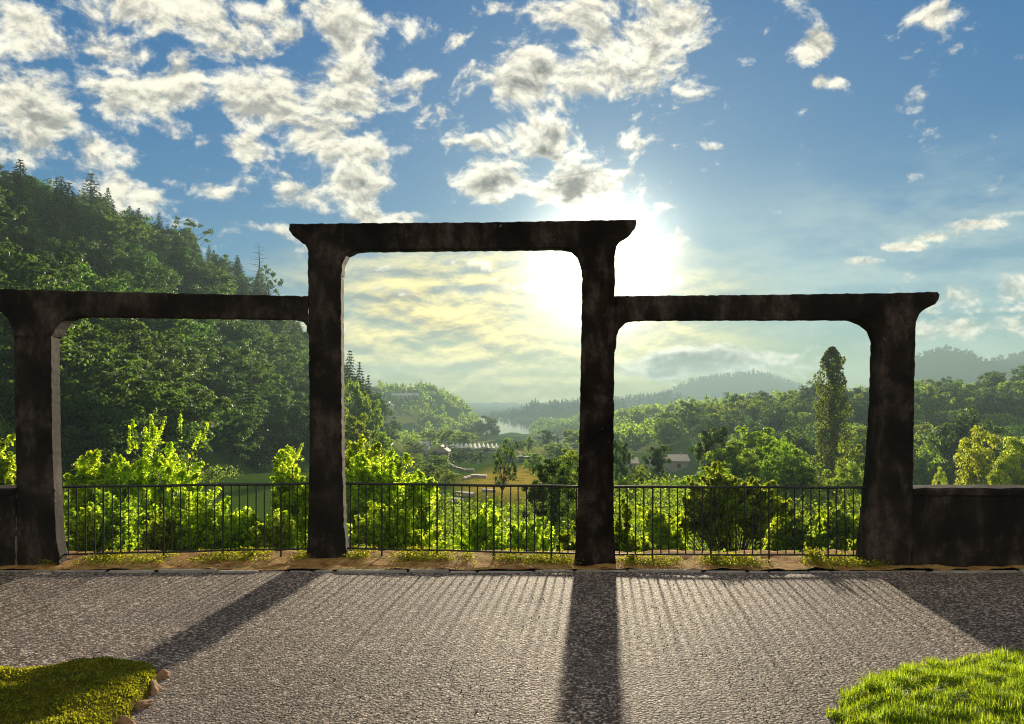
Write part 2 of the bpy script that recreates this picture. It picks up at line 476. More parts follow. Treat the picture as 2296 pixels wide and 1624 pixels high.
# ------------------------------------------------------------------ terrain
FLOOR_Y = [-400, 9.15, 9.6, 10.5, 14, 25, 40, 60, 110, 170, 230, 400, 600, 8000]
FLOOR_Z = [-.06, -.06, -.5, -1.3, -2.2, -3.6, -4.6, -5.9, -9.3, -12.9, -16.5, -24, -33, -34]
PROF_S = [-50, 0, 10.8, 25.5, 36, 49, 63, 102, 200, 500]
PROF_H = [0, 0, 14, 30, 42, 51, 53, 56, 62, 64]
RIDGES = [   # (Y, half depth in front, behind, [(px, py) of the ground skyline])
    (600, 210, 260, [(560, 862), (760, 866), (860, 876), (905, 884), (960, 878), (1000, 890), (1040, 915), (1066, 945), (1085, 985)]),
    (1080, 150, 400, [(900, 930), (1060, 945), (1110, 938), (1150, 930), (1200, 918), (1245, 912), (1290, 914), (1330, 905), (1400, 915), (1500, 925), (1700, 930), (2300, 930)]),
    (700, 100, 130, [(1150, 1010), (1178, 985), (1192, 966), (1225, 955), (1296, 944), (1400, 940), (2300, 935)]),
    (1300, 200, 400, [(1180, 940), (1260, 918), (1300, 906), (1380, 903), (1440, 897), (1500, 889), (1560, 905), (1650, 915), (2300, 915)]),
    (1900, 380, 500, [(1350, 920), (1440, 900), (1500, 886), (1545, 858), (1600, 848), (1650, 843), (1690, 838), (1730, 848), (1800, 870), (1950, 870), (2300, 880)]),
    (1150, 300, 400, [(1850, 930), (1960, 870), (2010, 832), (2070, 800), (2120, 787), (2160, 793), (2210, 812), (2250, 806), (2296, 798), (2500, 785), (2800, 795)]),
    (420, 150, 200, [(1340, 985), (1400, 962), (1480, 950), (1560, 940), (1700, 925), (1900, 915), (2300, 900), (2700, 900)]),
    (225, 110, 120, [(1440, 1040), (1500, 1005), (1570, 982), (1700, 955), (1830, 940), (2050, 925), (2200, 903), (2296, 902), (2600, 895)]),
]
_r = np.random.default_rng(3)
_waves = [(_r.uniform(.01, .35), _r.uniform(0, 6.28), _r.uniform(0, 6.28)) for _ in range(40)]


def rough(X, Y):
    s = np.zeros_like(X)
    for k, a, ph in _waves:
        s = s + np.sin(k * (X * math.cos(a) + Y * math.sin(a)) + ph) * min(1., .12 / k) * .32
    return s


def ground(X, Y):
    X = np.asarray(X, float); Y = np.asarray(Y, float)
    z = np.interp(Y, FLOOR_Y, FLOOR_Z)
    lft = np.clip((-6 - X) / 8, 0, 1) * np.clip((Y - 16) / 10, 0, 1) * np.clip((110 - Y) / 35, 0, 1)
    z = z + lft * np.interp(Y, [15, 25, 40, 70, 100], [.1, .3, .5, .7, .5])
    z = z - 4 * np.clip((X - 14) / 14, 0, 1) * np.clip((Y - 35) / 30, 0, 1)
    xf = np.interp(Y, [0, 30, 70, 190, 400], [-20, -22, -27, -32, -36])
    fade = np.clip((Y - 12) / 25, 0, 1) * (1 - np.clip((Y - 205) / 90, 0, 1) ** 2 * (3 - 2 * np.clip((Y - 205) / 90, 0, 1)))
    z = z + np.interp(xf - X, PROF_S, PROF_H) * fade * np.interp(Y, [40, 100, 150, 200], [.66, .74, .88, 1])
    for (Y0, wf, wb, pts) in RIDGES:
        xs = [(p[0] - CX) / F * Y0 for p in pts]; zs = [CAMH - (p[1] - HZ) / F * Y0 for p in pts]
        fl = np.interp(Y0, FLOOR_Y, FLOOR_Z)
        top = np.interp(X * Y0 / np.maximum(Y, 30) if Y0 > 1000 else X, xs, zs, left=fl, right=zs[-1])
        w = np.where(Y < Y0, wf, wb)
        t = np.clip(1 - np.abs(Y - Y0) / w, 0, 1); t = t * t * (3 - 2 * t)
        z = np.maximum(z, z * (1 - t) + top * t) if Y0 != 225 else z + np.maximum(0, top - z) * t
    amp = np.clip((Y - 11) / 40, 0, 1) * np.clip(Y / 300, .25, 1.6)
    return z + rough(X, Y) * amp * .8


def gz(x, y): return float(ground(np.array([x]), np.array([y]))[0])


def hit(px, py, y0=11, y1=3000):
    """where the line of sight through (px, py) meets the ground"""
    Y = np.geomspace(y0, y1, 4000)
    X = (px - CX) / F * Y; Z = CAMH - (py - HZ) / F * Y
    k = np.argmax(ground(X, Y) >= Z)
    return X[k], Y[k], Z[k]


def build_terrain():
    def sheet(name, xs, ys, m):
        X, Y = np.meshgrid(xs, ys)
        V = np.stack([X, Y, ground(X, Y)], -1).reshape(-1, 3)
        nx, ny = len(xs), len(ys)
        i = np.arange(nx - 1)[None] + nx * np.arange(ny - 1)[:, None]
        f = np.stack([i, i + 1, i + 1 + nx, i + nx], -1).reshape(-1)
        o = link(name, np_mesh(name, V, f, np.full((nx - 1) * (ny - 1), 4), m, True)); o['kind'] = 'structure'
        return o
    u = np.concatenate([np.linspace(-1, 1, 420) * 1.0])
    xs = np.unique(np.concatenate([np.linspace(-60, 60, 130), np.linspace(-260, 260, 170), np.sign(u) * np.abs(u) ** 2.2 * 2600]))
    ys = np.unique(np.concatenate([[-400, -100, -30, -10, 0, 6, 9.1, 9.15, 9.3, 9.6, 10, 10.5], np.geomspace(11, 300, 150), np.geomspace(300, 3200, 200)]))
    sheet('terrain', xs, ys, M['terrain'])
    m, g, b, o = mat('lake_water')
    b.inputs['Base Color'].default_value = (.05, .07, .07, 1); b.inputs['Roughness'].default_value = .04
    bump(g, b, g.noise(g.v('MULTIPLY', geo(g), (.3, 1, 1)), .25, 4), .12, .2)
    bm = bmesh.new()
    vs_ = [bm.verts.new(q) for q in ((-300, 560, -30), (900, 560, -30), (900, 1060, -30), (-300, 1060, -30))]; bm.faces.new(vs_)
    w = bm_obj('lake', bm, m); w['kind'] = 'structure'


build_terrain()

# ------------------------------------------------------------------ terrace: gravel, kerb, earth strip
XT = (-13., 13.)


def strip_sheet(name, xs, ys, zf, m, kind='structure'):
    X, Y = np.meshgrid(xs, ys); V = np.stack([X, Y, zf(X, Y)], -1).reshape(-1, 3)
    nx, ny = len(xs), len(ys)
    i = np.arange(nx - 1)[None] + nx * np.arange(ny - 1)[:, None]
    f = np.stack([i, i + 1, i + 1 + nx, i + nx], -1).reshape(-1)
    o = link(name, np_mesh(name, V, f, np.full((nx - 1) * (ny - 1), 4), m, True))
    if kind: o['kind'] = kind
    return o


def pebbles():
    bm = bmesh.new(); bmesh.ops.create_icosphere(bm, subdivisions=1, radius=1); base = np.array([v.co[:] for v in bm.verts]); fc = np.array([[v.index for v in f.verts] for f in bm.faces]); bm.free()
    n = 6000; Y0 = 3.6 + 4.5 * rng.random(n) ** 1.3; X0 = rng.uniform(-.72, .72, n) * Y0
    sz = np.exp(rng.normal(math.log(.0028), .35, n)).clip(.0015, .0045)
    V = base[None] * (1 + rng.uniform(-.35, .35, (n, len(base), 1))) * (sz[:, None] * rng.uniform(.6, 1.4, (n, 3)))[:, None] + np.stack([X0, Y0, sz * .4], 1)[:, None]
    Fc = fc[None] + (np.arange(n) * len(base))[:, None, None]
    m, g, b, o = mat('loose_pebbles')
    gi = g.n('ShaderNodeNewGeometry').outputs['Random Per Island']
    g.L.new(g.ramp(gi, [(0, (.05, .04, .036)), (.5, (.2, .17, .15)), (.8, (.42, .38, .34)), (1, (.66, .63, .58))]), b.inputs['Base Color']); b.inputs['Roughness'].default_value = .8
    o = link('loose_gravel', np_mesh('loose_gravel', V.reshape(-1, 3), Fc.ravel(), np.full(len(Fc) * len(fc), 3), m)); o['kind'] = 'stuff'


pebbles()
# front faces of the frame: three straight bays in plan
BAY = {'a': ((-5.22, 8.36), (-2.131, 8.74)), 'b': ((-2.131, 8.74), (.962, 8.40)), 'c': ((.962, 8.40), (4.243, 8.33))}


def bayY(X):
    return np.interp(X, [-12, -5.22, -2.131, .962, 4.243, 12], [7.9, 8.36, 8.74, 8.40, 8.33, 8.1])


strip_sheet('gravel_terrace', np.linspace(XT[0], XT[1], 60), np.linspace(-8, 8.15, 60), lambda X, Y: .006 * np.sin(X * 2.1) * np.sin(Y * 1.7), M['gravel'])
# the strip runs from the kerb to the drop behind the railing
xs = np.linspace(XT[0], XT[1], 260); tt = np.linspace(0, 1, 14)
T, X = np.meshgrid(tt, xs, indexing='ij')
Y = 8.15 + T * (9.2 - 8.15)
Z = .022 + .014 * np.sin(X * 9.1 + 4 * T) * np.sin(X * 3.3 + 9 * T) + rng.normal(0, .006, X.shape) - .05 * (T > .95)
V = np.stack([X, Y, Z], -1).reshape(-1, 3); nx = len(xs); ny = len(tt)
i = np.arange(nx - 1)[None] + nx * np.arange(ny - 1)[:, None]
f = np.stack([i, i + 1, i + 1 + nx, i + nx], -1).reshape(-1)
o = link('earth_strip', np_mesh('earth_strip', V, f, np.full((nx - 1) * (ny - 1), 4), M['earth'], True)); o['kind'] = 'structure'
bm = bmesh.new(); x = XT[0]
while x < XT[1]:
    w = random.uniform(.18, .9); h = random.uniform(.004, .026); dy = random.uniform(-.02, .02)
    vv = box(bm, x, x + w - random.uniform(.005, .05), 8.11 + dy, 8.16 + dy, -.04, h, .008)
    x += w
o = bm_obj('kerb', bm, M['kerb']); o['kind'] = 'structure'


# ------------------------------------------------------------------ the concrete frame
def resample(pts, step):
    out = []
    for k in range(len(pts)):
        a = np.array(pts[k], float); b = np.array(pts[(k + 1) % len(pts)], float)
        n = max(1, int(np.linalg.norm(b - a) / step))
        for q in range(n): out.append(a + (b - a) * q / n)
    return np.array(out)


def slab(name, outline_px, bay, parent, thick=.27, proud=0., back_in=.02, step=7, jit=.25):
    """a cast member: its outline as the photograph shows the front face, its real thickness behind"""
    pts = resample(outline_px, step)
    tg = np.roll(pts, -1, 0) - np.roll(pts, 1, 0); tg = tg / (np.linalg.norm(tg, axis=1, keepdims=True) + 1e-9)
    arc = np.cumsum(np.linalg.norm(pts - np.roll(pts, 1, 0), axis=1))
    wob = .45 * np.sin(arc * .11 + pts[0, 0]) + .35 * np.sin(arc * .27 + 1) + rng.normal(0, jit, len(pts))
    pts = pts + np.stack([-tg[:, 1], tg[:, 0]], 1) * wob[:, None]
    if isinstance(bay, str):
        (xa, ya), (xb, yb) = BAY[bay]; bb = (yb - ya) / (xb - xa); aa = ya - bb * xa
        u = (pts[:, 0] - CX) / F; Yf = aa / (1 - bb * u)
    else:
        Yf = np.full(len(pts), bay)
    Xf = (pts[:, 0] - CX) / F * Yf; Zf = CAMH - (pts[:, 1] - HZ) / F * Yf
    Yf = Yf - proud
    # inward normals in the face's own plane
    d = np.stack([np.roll(Xf, -1) - np.roll(Xf, 1), np.roll(Zf, -1) - np.roll(Zf, 1)], 1); d /= np.linalg.norm(d, axis=1, keepdims=True) + 1e-9
    nrm = np.stack([-d[:, 1], d[:, 0]], 1)
    area = .5 * np.sum(Xf * np.roll(Zf, -1) - np.roll(Xf, -1) * Zf)
    if area < 0: nrm = -nrm
    bm = bmesh.new(); rings = []
    for (ins, dy) in ((.014, 0), (0, .014), (back_in * .5, thick * .5), (back_in, thick - .014), (back_in + .014, thick)):
        rings.append([bm.verts.new((Xf[i] + nrm[i, 0] * ins, Yf[i] + dy, Zf[i] + nrm[i, 1] * ins)) for i in range(len(pts))])
    n = len(pts)
    for a, b in zip(rings, rings[1:]):
        for i in range(n): bm.faces.new((a[i], a[(i + 1) % n], b[(i + 1) % n], b[i]))
    for t in tessellate_polygon([[Vector((v.co.x, v.co.z, 0)) for v in rings[0]]]):
        bm.faces.new([rings[0][k] for k in t]); bm.faces.new([rings[-1][k] for k in reversed(t)])
    return bm_obj(name, bm, M['concrete'], parent)


def build_frame():
    fr = empty('concrete_frame', (0, 0, 0), 'tall dark weathered concrete portal frame stepping up in the middle, standing on the terrace edge', 'frame')
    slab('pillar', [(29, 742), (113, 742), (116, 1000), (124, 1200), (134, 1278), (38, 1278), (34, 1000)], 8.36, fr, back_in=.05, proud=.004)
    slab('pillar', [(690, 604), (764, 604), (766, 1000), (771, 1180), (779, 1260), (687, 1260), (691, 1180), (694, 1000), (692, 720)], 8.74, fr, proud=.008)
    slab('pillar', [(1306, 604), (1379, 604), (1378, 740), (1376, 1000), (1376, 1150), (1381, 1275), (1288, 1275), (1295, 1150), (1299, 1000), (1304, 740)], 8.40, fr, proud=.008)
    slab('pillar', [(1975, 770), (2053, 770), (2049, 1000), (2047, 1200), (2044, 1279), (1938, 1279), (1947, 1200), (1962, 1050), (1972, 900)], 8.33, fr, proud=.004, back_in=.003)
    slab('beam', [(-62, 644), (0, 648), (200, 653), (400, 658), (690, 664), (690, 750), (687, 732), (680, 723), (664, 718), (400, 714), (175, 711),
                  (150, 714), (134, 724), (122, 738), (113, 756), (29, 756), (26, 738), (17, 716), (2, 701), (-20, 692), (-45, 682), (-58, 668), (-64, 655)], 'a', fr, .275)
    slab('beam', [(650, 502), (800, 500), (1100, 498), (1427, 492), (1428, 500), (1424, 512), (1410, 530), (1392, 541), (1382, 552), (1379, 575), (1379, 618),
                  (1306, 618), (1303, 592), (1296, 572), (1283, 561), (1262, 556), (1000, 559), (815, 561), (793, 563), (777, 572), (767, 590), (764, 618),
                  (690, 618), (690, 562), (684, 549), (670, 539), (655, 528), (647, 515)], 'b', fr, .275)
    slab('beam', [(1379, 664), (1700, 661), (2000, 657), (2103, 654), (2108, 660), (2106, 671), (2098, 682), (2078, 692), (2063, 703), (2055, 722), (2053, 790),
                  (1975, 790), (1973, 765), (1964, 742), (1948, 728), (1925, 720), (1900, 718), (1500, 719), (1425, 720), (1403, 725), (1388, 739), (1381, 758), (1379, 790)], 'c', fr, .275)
    # low parapets on both sides
    def parapet(pts, label):
        w = empty('parapet_wall', (0, 0, 0), label, 'wall')
        for nm, z0, z1, o in (('wall', -.1, .80, 0.), ('coping', .80, .875, .03)):
            bm = bmesh.new(); rows = []
            n = 60
            for q in range(n + 1):
                t = q / n; x = pts[0][0] + (pts[1][0] - pts[0][0]) * t; y = pts[0][1] + (pts[1][1] - pts[0][1]) * t
                j = rng.normal(0, .004, 6)
                rows.append([bm.verts.new(v) for v in ((x, y - o + j[0], z0), (x, y - o + j[1], z1 - .02 + j[5]), (x, y - o + .02, z1 + j[2]), (x, y + .26 + o, z1 + j[3]), (x, y + .28 + o + j[4], z0))])
            for a, b in zip(rows, rows[1:]):
                for q in range(5): bm.faces.new((a[q], a[(q + 1) % 5], b[(q + 1) % 5], b[q]))
            bm.faces.new(rows[0]); bm.faces.new(rows[-1][::-1])
            bm_obj(nm, bm, M['concrete'], w)
    parapet(((4.40, 8.34), (12.5, 8.15)), 'low dark concrete parapet wall with a coping, running on beside the end pillar below golden trees')
    parapet(((-12.5, 7.95), (-5.46, 8.33)), 'low dark concrete parapet wall with pale peeling patches near its foot, below a bush')


build_frame()


# ------------------------------------------------------------------ railings
def build_railing(xa, xb, label):
    n = max(2, round((xb - xa) / .0935)); ya, yb = bayY(xa) + .14, bayY(xb) + .14
    r = empty('metal_railing', ((xa + xb) / 2, (ya + yb) / 2, 0), label, 'railing', 'railings between the pillars')
    ox, oy = r.location.x, r.location.y
    L = lambda x, z: (x - ox, np.interp(x, [xa, xb], [ya, yb]) - oy, z)
    def bar(nm, pts, rad, k=8):
        t = Tubes(); t.add(pts, [rad] * len(pts), k)
        link(nm, t.mesh(nm, M['iron']), r)
    sag = lambda x: .003 * math.sin(x * 5)
    xs_ = np.linspace(xa - .01, xb + .01, 12)
    bar('top_rail', [L(x, .862 + sag(x)) for x in xs_], .015)
    bar('bottom_rail', [L(x, .105 + sag(x + 1)) for x in xs_], .011)
    for k in range(n):
        x = xa + .045 + k * (xb - xa - .09) / (n - 1) + random.uniform(-.003, .003)
        if k % 7 == 4: bar('post', [L(x, -.03), L(x + random.uniform(-.004, .004), .86)], .0105)
        else: bar('bar', [L(x, .105), L(x + random.uniform(-.004, .004), .86)], .0072)


build_railing(-5.03, -2.36, 'black iron railing with thin upright bars below the low beam, before the tall yellow bush')
build_railing(-1.93, .77, 'black iron railing with thin upright bars inside the tall middle opening')
build_railing(1.16, 3.95, 'black iron railing with thin upright bars before the big rounded dark bush and poplar')


# ------------------------------------------------------------------ trees
def ellipsoid_clumps(n, R, H, z0, shell=.45, top_heavy=.0):
    d = unit(rng.normal(0, 1, (n, 3))); r = rng.random((n, 1)) ** shell
    c = d * r * np.array([R, R, H / 2]); c[:, 2] += z0 + H / 2
    c[:, :2] *= (1 + .16 * np.sin(3 * np.arctan2(c[:, 1], c[:, 0]) + rng.uniform(0, 6)) + top_heavy * (c[:, 2] - z0 - H / 2) / H)[:, None]
    return c


def broad_crown(name, m, R, H, z0, n_cl, per, leaf, cr=(.16, .30), shell=.4, top_heavy=0.):
    c = ellipsoid_clumps(n_cl, R, H, z0, shell, top_heavy)
    rad = R * rng.uniform(cr[0], cr[1], (n_cl, 1))
    C = np.repeat(c, per, 0); rr = np.repeat(rad, per, 0)
    d = unit(rng.normal(0, 1, C.shape) + np.array([0, 0, .35]))
    C = C + d * rr * (rng.random((len(C), 1)) ** .5) * np.array([1, 1, .72])
    mid = np.array([0, 0, z0 + H * .4])
    return leaves(name, C, d + .4 * unit(C - mid), leaf * rng.uniform(.6, 1.4, len(C)), m, .7), c


def make_trunk(name, H, r, tips, lean=0., base=0.):
    t = Tubes()
    pts = [(lean * (k / 5) ** 2 * H * .3 + random.uniform(-.03, .03) * H * .3, random.uniform(-.03, .03) * H * .3, base + k / 5 * H) for k in range(6)]
    pts[0] = (0, 0, base - .6)
    t.add(pts, [r * (1.25 if k == 0 else 1 - .16 * k) for k in range(6)], 8)
    for q in tips:
        k = random.choice((2, 3, 4)); a = np.array(pts[k]); b = np.array(q)
        mid = (a + b) / 2 + np.array([0, 0, -.08 * np.linalg.norm(b - a)])
        t.add([a, mid, b], [r * .38, r * .24, r * .07], 5)
    return t.mesh(name, M['bark'])


def conifer(name, m, H, R, levels, per, leaf, droop=.25, z0=.06):
    C = []; N = []; A = []
    for k in range(levels):
        t = k / levels; z = H * (z0 + (1 - z0) * t); r = R * (1 - t) ** .85 + .04 * R
        nb = int(5 + 6 * (1 - t)); off = rng.uniform(0, 6.28)
        for b in range(nb):
            th = off + 6.28 * b / nb + rng.normal(0, .2); rl = r * rng.uniform(.65, 1.15)
            n = max(3, int(per * (rl / R)))
            s = rng.random(n) ** .7
            x = rl * s; dz = -droop * rl * s ** 1.3 + .10 * rl * s * (t > .5)
            side = rng.normal(0, .13, n) * rl * (1.1 - s * .7)
            C.append(np.stack([x * math.cos(th) - side * math.sin(th), x * math.sin(th) + side * math.cos(th), z + dz + rng.normal(0, .02 * R, n)], 1))
            N.append(np.tile([math.cos(th) * .3, math.sin(th) * .3, 1.], (n, 1)))
            A.append(np.tile([math.cos(th), math.sin(th), -droop], (n, 1)))
    C, N, A = (np.concatenate(q) for q in (C, N, A))
    return leaves(name, C, N, leaf * rng.uniform(.6, 1.3, len(C)), m, .38, axis=A, jitter=.35)


PROTO = {}     # kind -> list of (crown mesh, trunk mesh, height, radius)


def add_proto(k, crown, trunk, H, R): PROTO.setdefault(k, []).append((crown, trunk, H, R))


for q in range(5):
    cm, cl = broad_crown('crown', M['broad'], 3.6, 8.2, 1.6, 70 + 6 * q, 95, .31, top_heavy=.2 * (q - 2))
    add_proto('broadleaf', cm, make_trunk('trunk', 6.5, .22, cl[:9]), 10., 3.6)
for q in range(4):
    cm, cl = broad_crown('crown', M['oak'], 3.9, 8.0, 1.8, 58 + 6 * q, 105, .31, cr=(.18, .32))
    add_proto('oak', cm, make_trunk('trunk', 6.5, .25, cl[:9]), 10., 3.9)
for q in range(4):
    cm = conifer('crown', M['spruce'], 12., 2.5 + .25 * q, 26, 26, .50, .30)
    add_proto('spruce', cm, make_trunk('trunk', 11.6, .16, []), 12., 2.6)
cm = conifer('crown', M['brown'], 12., 3.2, 20, 22, .48, .05, z0=.12)
add_proto('larch', cm, make_trunk('trunk', 11.6, .18, []), 12., 3.2)
for q in range(3):
    cm, cl = broad_crown('crown', M['gold'], 3.4, 7.6, .7, 70, 170, .23, cr=(.17, .28))
    add_proto('gold', cm, make_trunk('trunk', 6., .2, cl[:9]), 8.4, 3.4)
for q in range(3):    # finer grained tree for the middle distance
    cm, cl = broad_crown('crown', M['broad'], 3.4, 7.8, .9, 84, 110, .25, cr=(.13, .25))
    add_proto('finebroad', cm, make_trunk('trunk', 6., .2, cl[:10]), 8.8, 3.4)
cm, cl = broad_crown('crown', M['oak'], 3.4, 7.8, .9, 84, 110, .25, cr=(.13, .25))
add_proto('fineoak', cm, make_trunk('trunk', 6., .2, cl[:10]), 8.8, 3.4)
# open crown whose limbs show against the sky
cm, cl = broad_crown('crown', M['oak'], 3.2, 6.5, 3.0, 40, 34, .34, cr=(.13, .22), shell=.3)
add_proto('open', cm, make_trunk('trunk', 6.5, .2, cl[:26]), 9.6, 3.2)


def poplar_crown(m, H, R, n):
    t = rng.random(n) ** .9; th = rng.uniform(0, 6.28, n)
    prof = np.interp(t, [0, .12, .3, .55, .8, .93, 1], [.45, .9, 1., .86, .74, .62, .12])
    lob = 1 + .2 * np.sin(th * 3 + t * 9) + .2 * np.sin(t * 33 + th * 2) + .12 * np.sin(t * 71 + th * 3)
    r = R * prof * lob * rng.random(n) ** .35
    C = np.stack([r * np.cos(th), r * np.sin(th), 1.2 + t * (H - 1.2)], 1)
    keep = (np.sin(C[:, 0] * 4.1 + 2) + np.sin(C[:, 1] * 4.7) + np.sin(C[:, 2] * 2.3 + th * 2) + rng.normal(0, .8, n)) > -.35
    C = C[keep]; th = th[keep]
    N = np.stack([np.cos(th), np.sin(th), np.full(len(th), .3)], 1)
    return leaves('crown', C, N, .23 * rng.uniform(.6, 1.4, len(C)), m, .7, axis=np.tile([0, 0, 1.], (len(C), 1)))


pl = poplar_crown(M['poplar'], 18., 1.75, 24000)
tips = [(.9 * math.cos(a), .9 * math.sin(a), 3 + 1.05 * k) for k, a in enumerate(np.linspace(0, 17, 13))]
add_proto('poplar', pl, make_trunk('trunk', 16.5, .26, tips), 18., 1.75)


def dead_tree():
    t = Tubes(); H = 9.
    t.add([(0, 0, -.5), (.05, 0, 3), (-.05, .03, 6), (.03, 0, H)], [.16, .12, .07, .02], 6)
    for k in range(26):
        z = 3.2 + k * .21; th = k * 2.4; L = 1.7 * (1 - (z - 3) / 7.5) + .25
        t.add([(0, 0, z), (L * .6 * math.cos(th), L * .6 * math.sin(th), z - .05), (L * math.cos(th), L * math.sin(th), z + .22)], [.035, .022, .01], 4)
    return t.mesh('trunk', M['bark'])


add_proto('dead', None, dead_tree(), 9., 1.2)

TNAME = {'broadleaf': 'broadleaf_tree', 'oak': 'broadleaf_tree', 'finebroad': 'broadleaf_tree', 'fineoak': 'broadleaf_tree', 'open': 'broadleaf_tree', 'spruce': 'spruce_tree',
         'larch': 'larch_tree', 'gold': 'golden_tree', 'poplar': 'poplar_tree', 'dead': 'dead_tree'}


def plant_tree(kind, x, y, z, h, w=None, label='', group=None, rz=None, lean=0., which=None):
    pr = PROTO[kind]; cmesh, tmesh, H, R = pr[random.randrange(len(pr)) if which is None else which % len(pr)]
    sz = h / H; sx = sz * random.uniform(.85, 1.15) if w is None else w / (2 * R)
    e = empty(TNAME[kind], (x, y, z), label, 'tree', group, random.uniform(0, 6.28) if rz is None else rz, (sx, sx, sz))
    if lean: e.rotation_euler = (0, lean, 0)
    if tmesh: link('trunk', tmesh, e)
    if cmesh: link('crown', cmesh, e)
    return e


def tree_px(kind, cx, top, wpx, Y, label, base=None, group=None, **k):
    """a tree whose crown is wpx wide and tops out at (cx, top), standing Y away"""
    x = (cx - CX) / F * Y; zt = CAMH - (top - HZ) / F * Y
    z = gz(x, Y) if base is None else CAMH - (base - HZ) / F * Y
    h = max(1.5, zt - z)
    return plant_tree(kind, x, Y, z, h, wpx / F * Y * 1.02, label, group, **k)


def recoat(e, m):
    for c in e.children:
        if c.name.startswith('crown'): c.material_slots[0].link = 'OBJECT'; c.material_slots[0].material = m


def seen(x, y): return abs(x / y) < .73


# --- the wooded flank: trees planted over the slope
GA = 'trees on the wooded flank behind the low beam'
SKY_ = 'dark spruce in the dense wood covering the steep flank behind the low beam'
BRD = 'sunlit green broadleaf tree in the dense wood covering the steep flank behind the low beam'
DRK = 'dark green broadleaf tree in the dense wood covering the steep flank behind the low beam'
spots = []
r2 = np.random.default_rng(11)
for _ in range(30000):
    y = r2.uniform(44, 236); x = r2.uniform(-.71 * y, -24)
    s = np.interp(y, [0, 30, 70, 190, 400], [-20, -22, -27, -32, -36]) - x
    if s < .5 or s > 118 or not seen(x, y): continue
    dmin = 3.3 + .010 * y
    if y > 200 and s < 6: continue
    if any((x - a) ** 2 + (y - b) ** 2 < dmin * dmin for a, b in spots): continue
    spots.append((x, y))
cnt = 0
for x, y in spots:
    z = gz(x, y); px = CX + x / y * F
    s = np.interp(y, [0, 30, 70, 190, 400], [-20, -22, -27, -32, -36]) - x
    up = min(1, max(0, (s - 12) / 22)); sp = .16 + .62 * up
    k = 'spruce' if r2.random() < sp else ('broadleaf' if r2.random() < .75 - .6 * up else 'oak')
    h = r2.uniform(5.6, 9.2) * (1.1 if k == 'spruce' else 1.); kk = {'broadleaf': 'finebroad', 'oak': 'fineoak'}.get(k, k) if y < 95 else k
    e = plant_tree(kk, x, y, z - .3, h, h * r2.uniform(.52, .68) if k == 'spruce' else h * r2.uniform(.85, 1.1), {'spruce': SKY_, 'broadleaf': BRD, 'oak': DRK}[k], GA); cnt += 1
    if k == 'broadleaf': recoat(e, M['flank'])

# single trees that stand out on the skyline
tree_px('larch', 205, 384, 125, 178, 'tallest tree on the wooded skyline, a ragged conifer with browning boughs')
tree_px('spruce', 122, 424, 60, 186, 'small pointed spruce on the skyline beside the tallest ragged conifer')
tree_px('open', 425, 482, 90, 196, 'round loose crowned tree on the skyline, sky showing through its leaves')
tree_px('open', 12, 362, 80, 150, 'loose crowned tree at the upper end of the wooded skyline')
tree_px('dead', 581, 545, 46, 200, 'bare dead conifer standing out on the skyline above the low beam')
tree_px('open', 602, 585, 56, 196, 'thin leafed tree on the skyline beside the bare dead conifer')

# --- wood opposite, rising beyond the poplar
GB = 'trees of the wood behind the poplar'
LB = 'hazy green broadleaf tree in the wood rising behind the poplar'
LD = 'dark green broadleaf tree in the wood rising behind the poplar'
spots = []
for _ in range(30000):
    y = r2.uniform(105, 250); u = r2.uniform(.195, .72); x = u * y
    if y < 150 and u < .33: continue
    if y < 215 and u < .25: continue
    if any((x - a) ** 2 + (y - b) ** 2 < (5.6 + .010 * y) ** 2 for a, b in spots): continue
    spots.append((x, y))
for x, y in spots:
    k = 'broadleaf' if r2.random() < .55 else 'oak'
    plant_tree(k, x, y, gz(x, y) - .3, r2.uniform(8, 11.5), None, LB if k == 'broadleaf' else LD, GB)

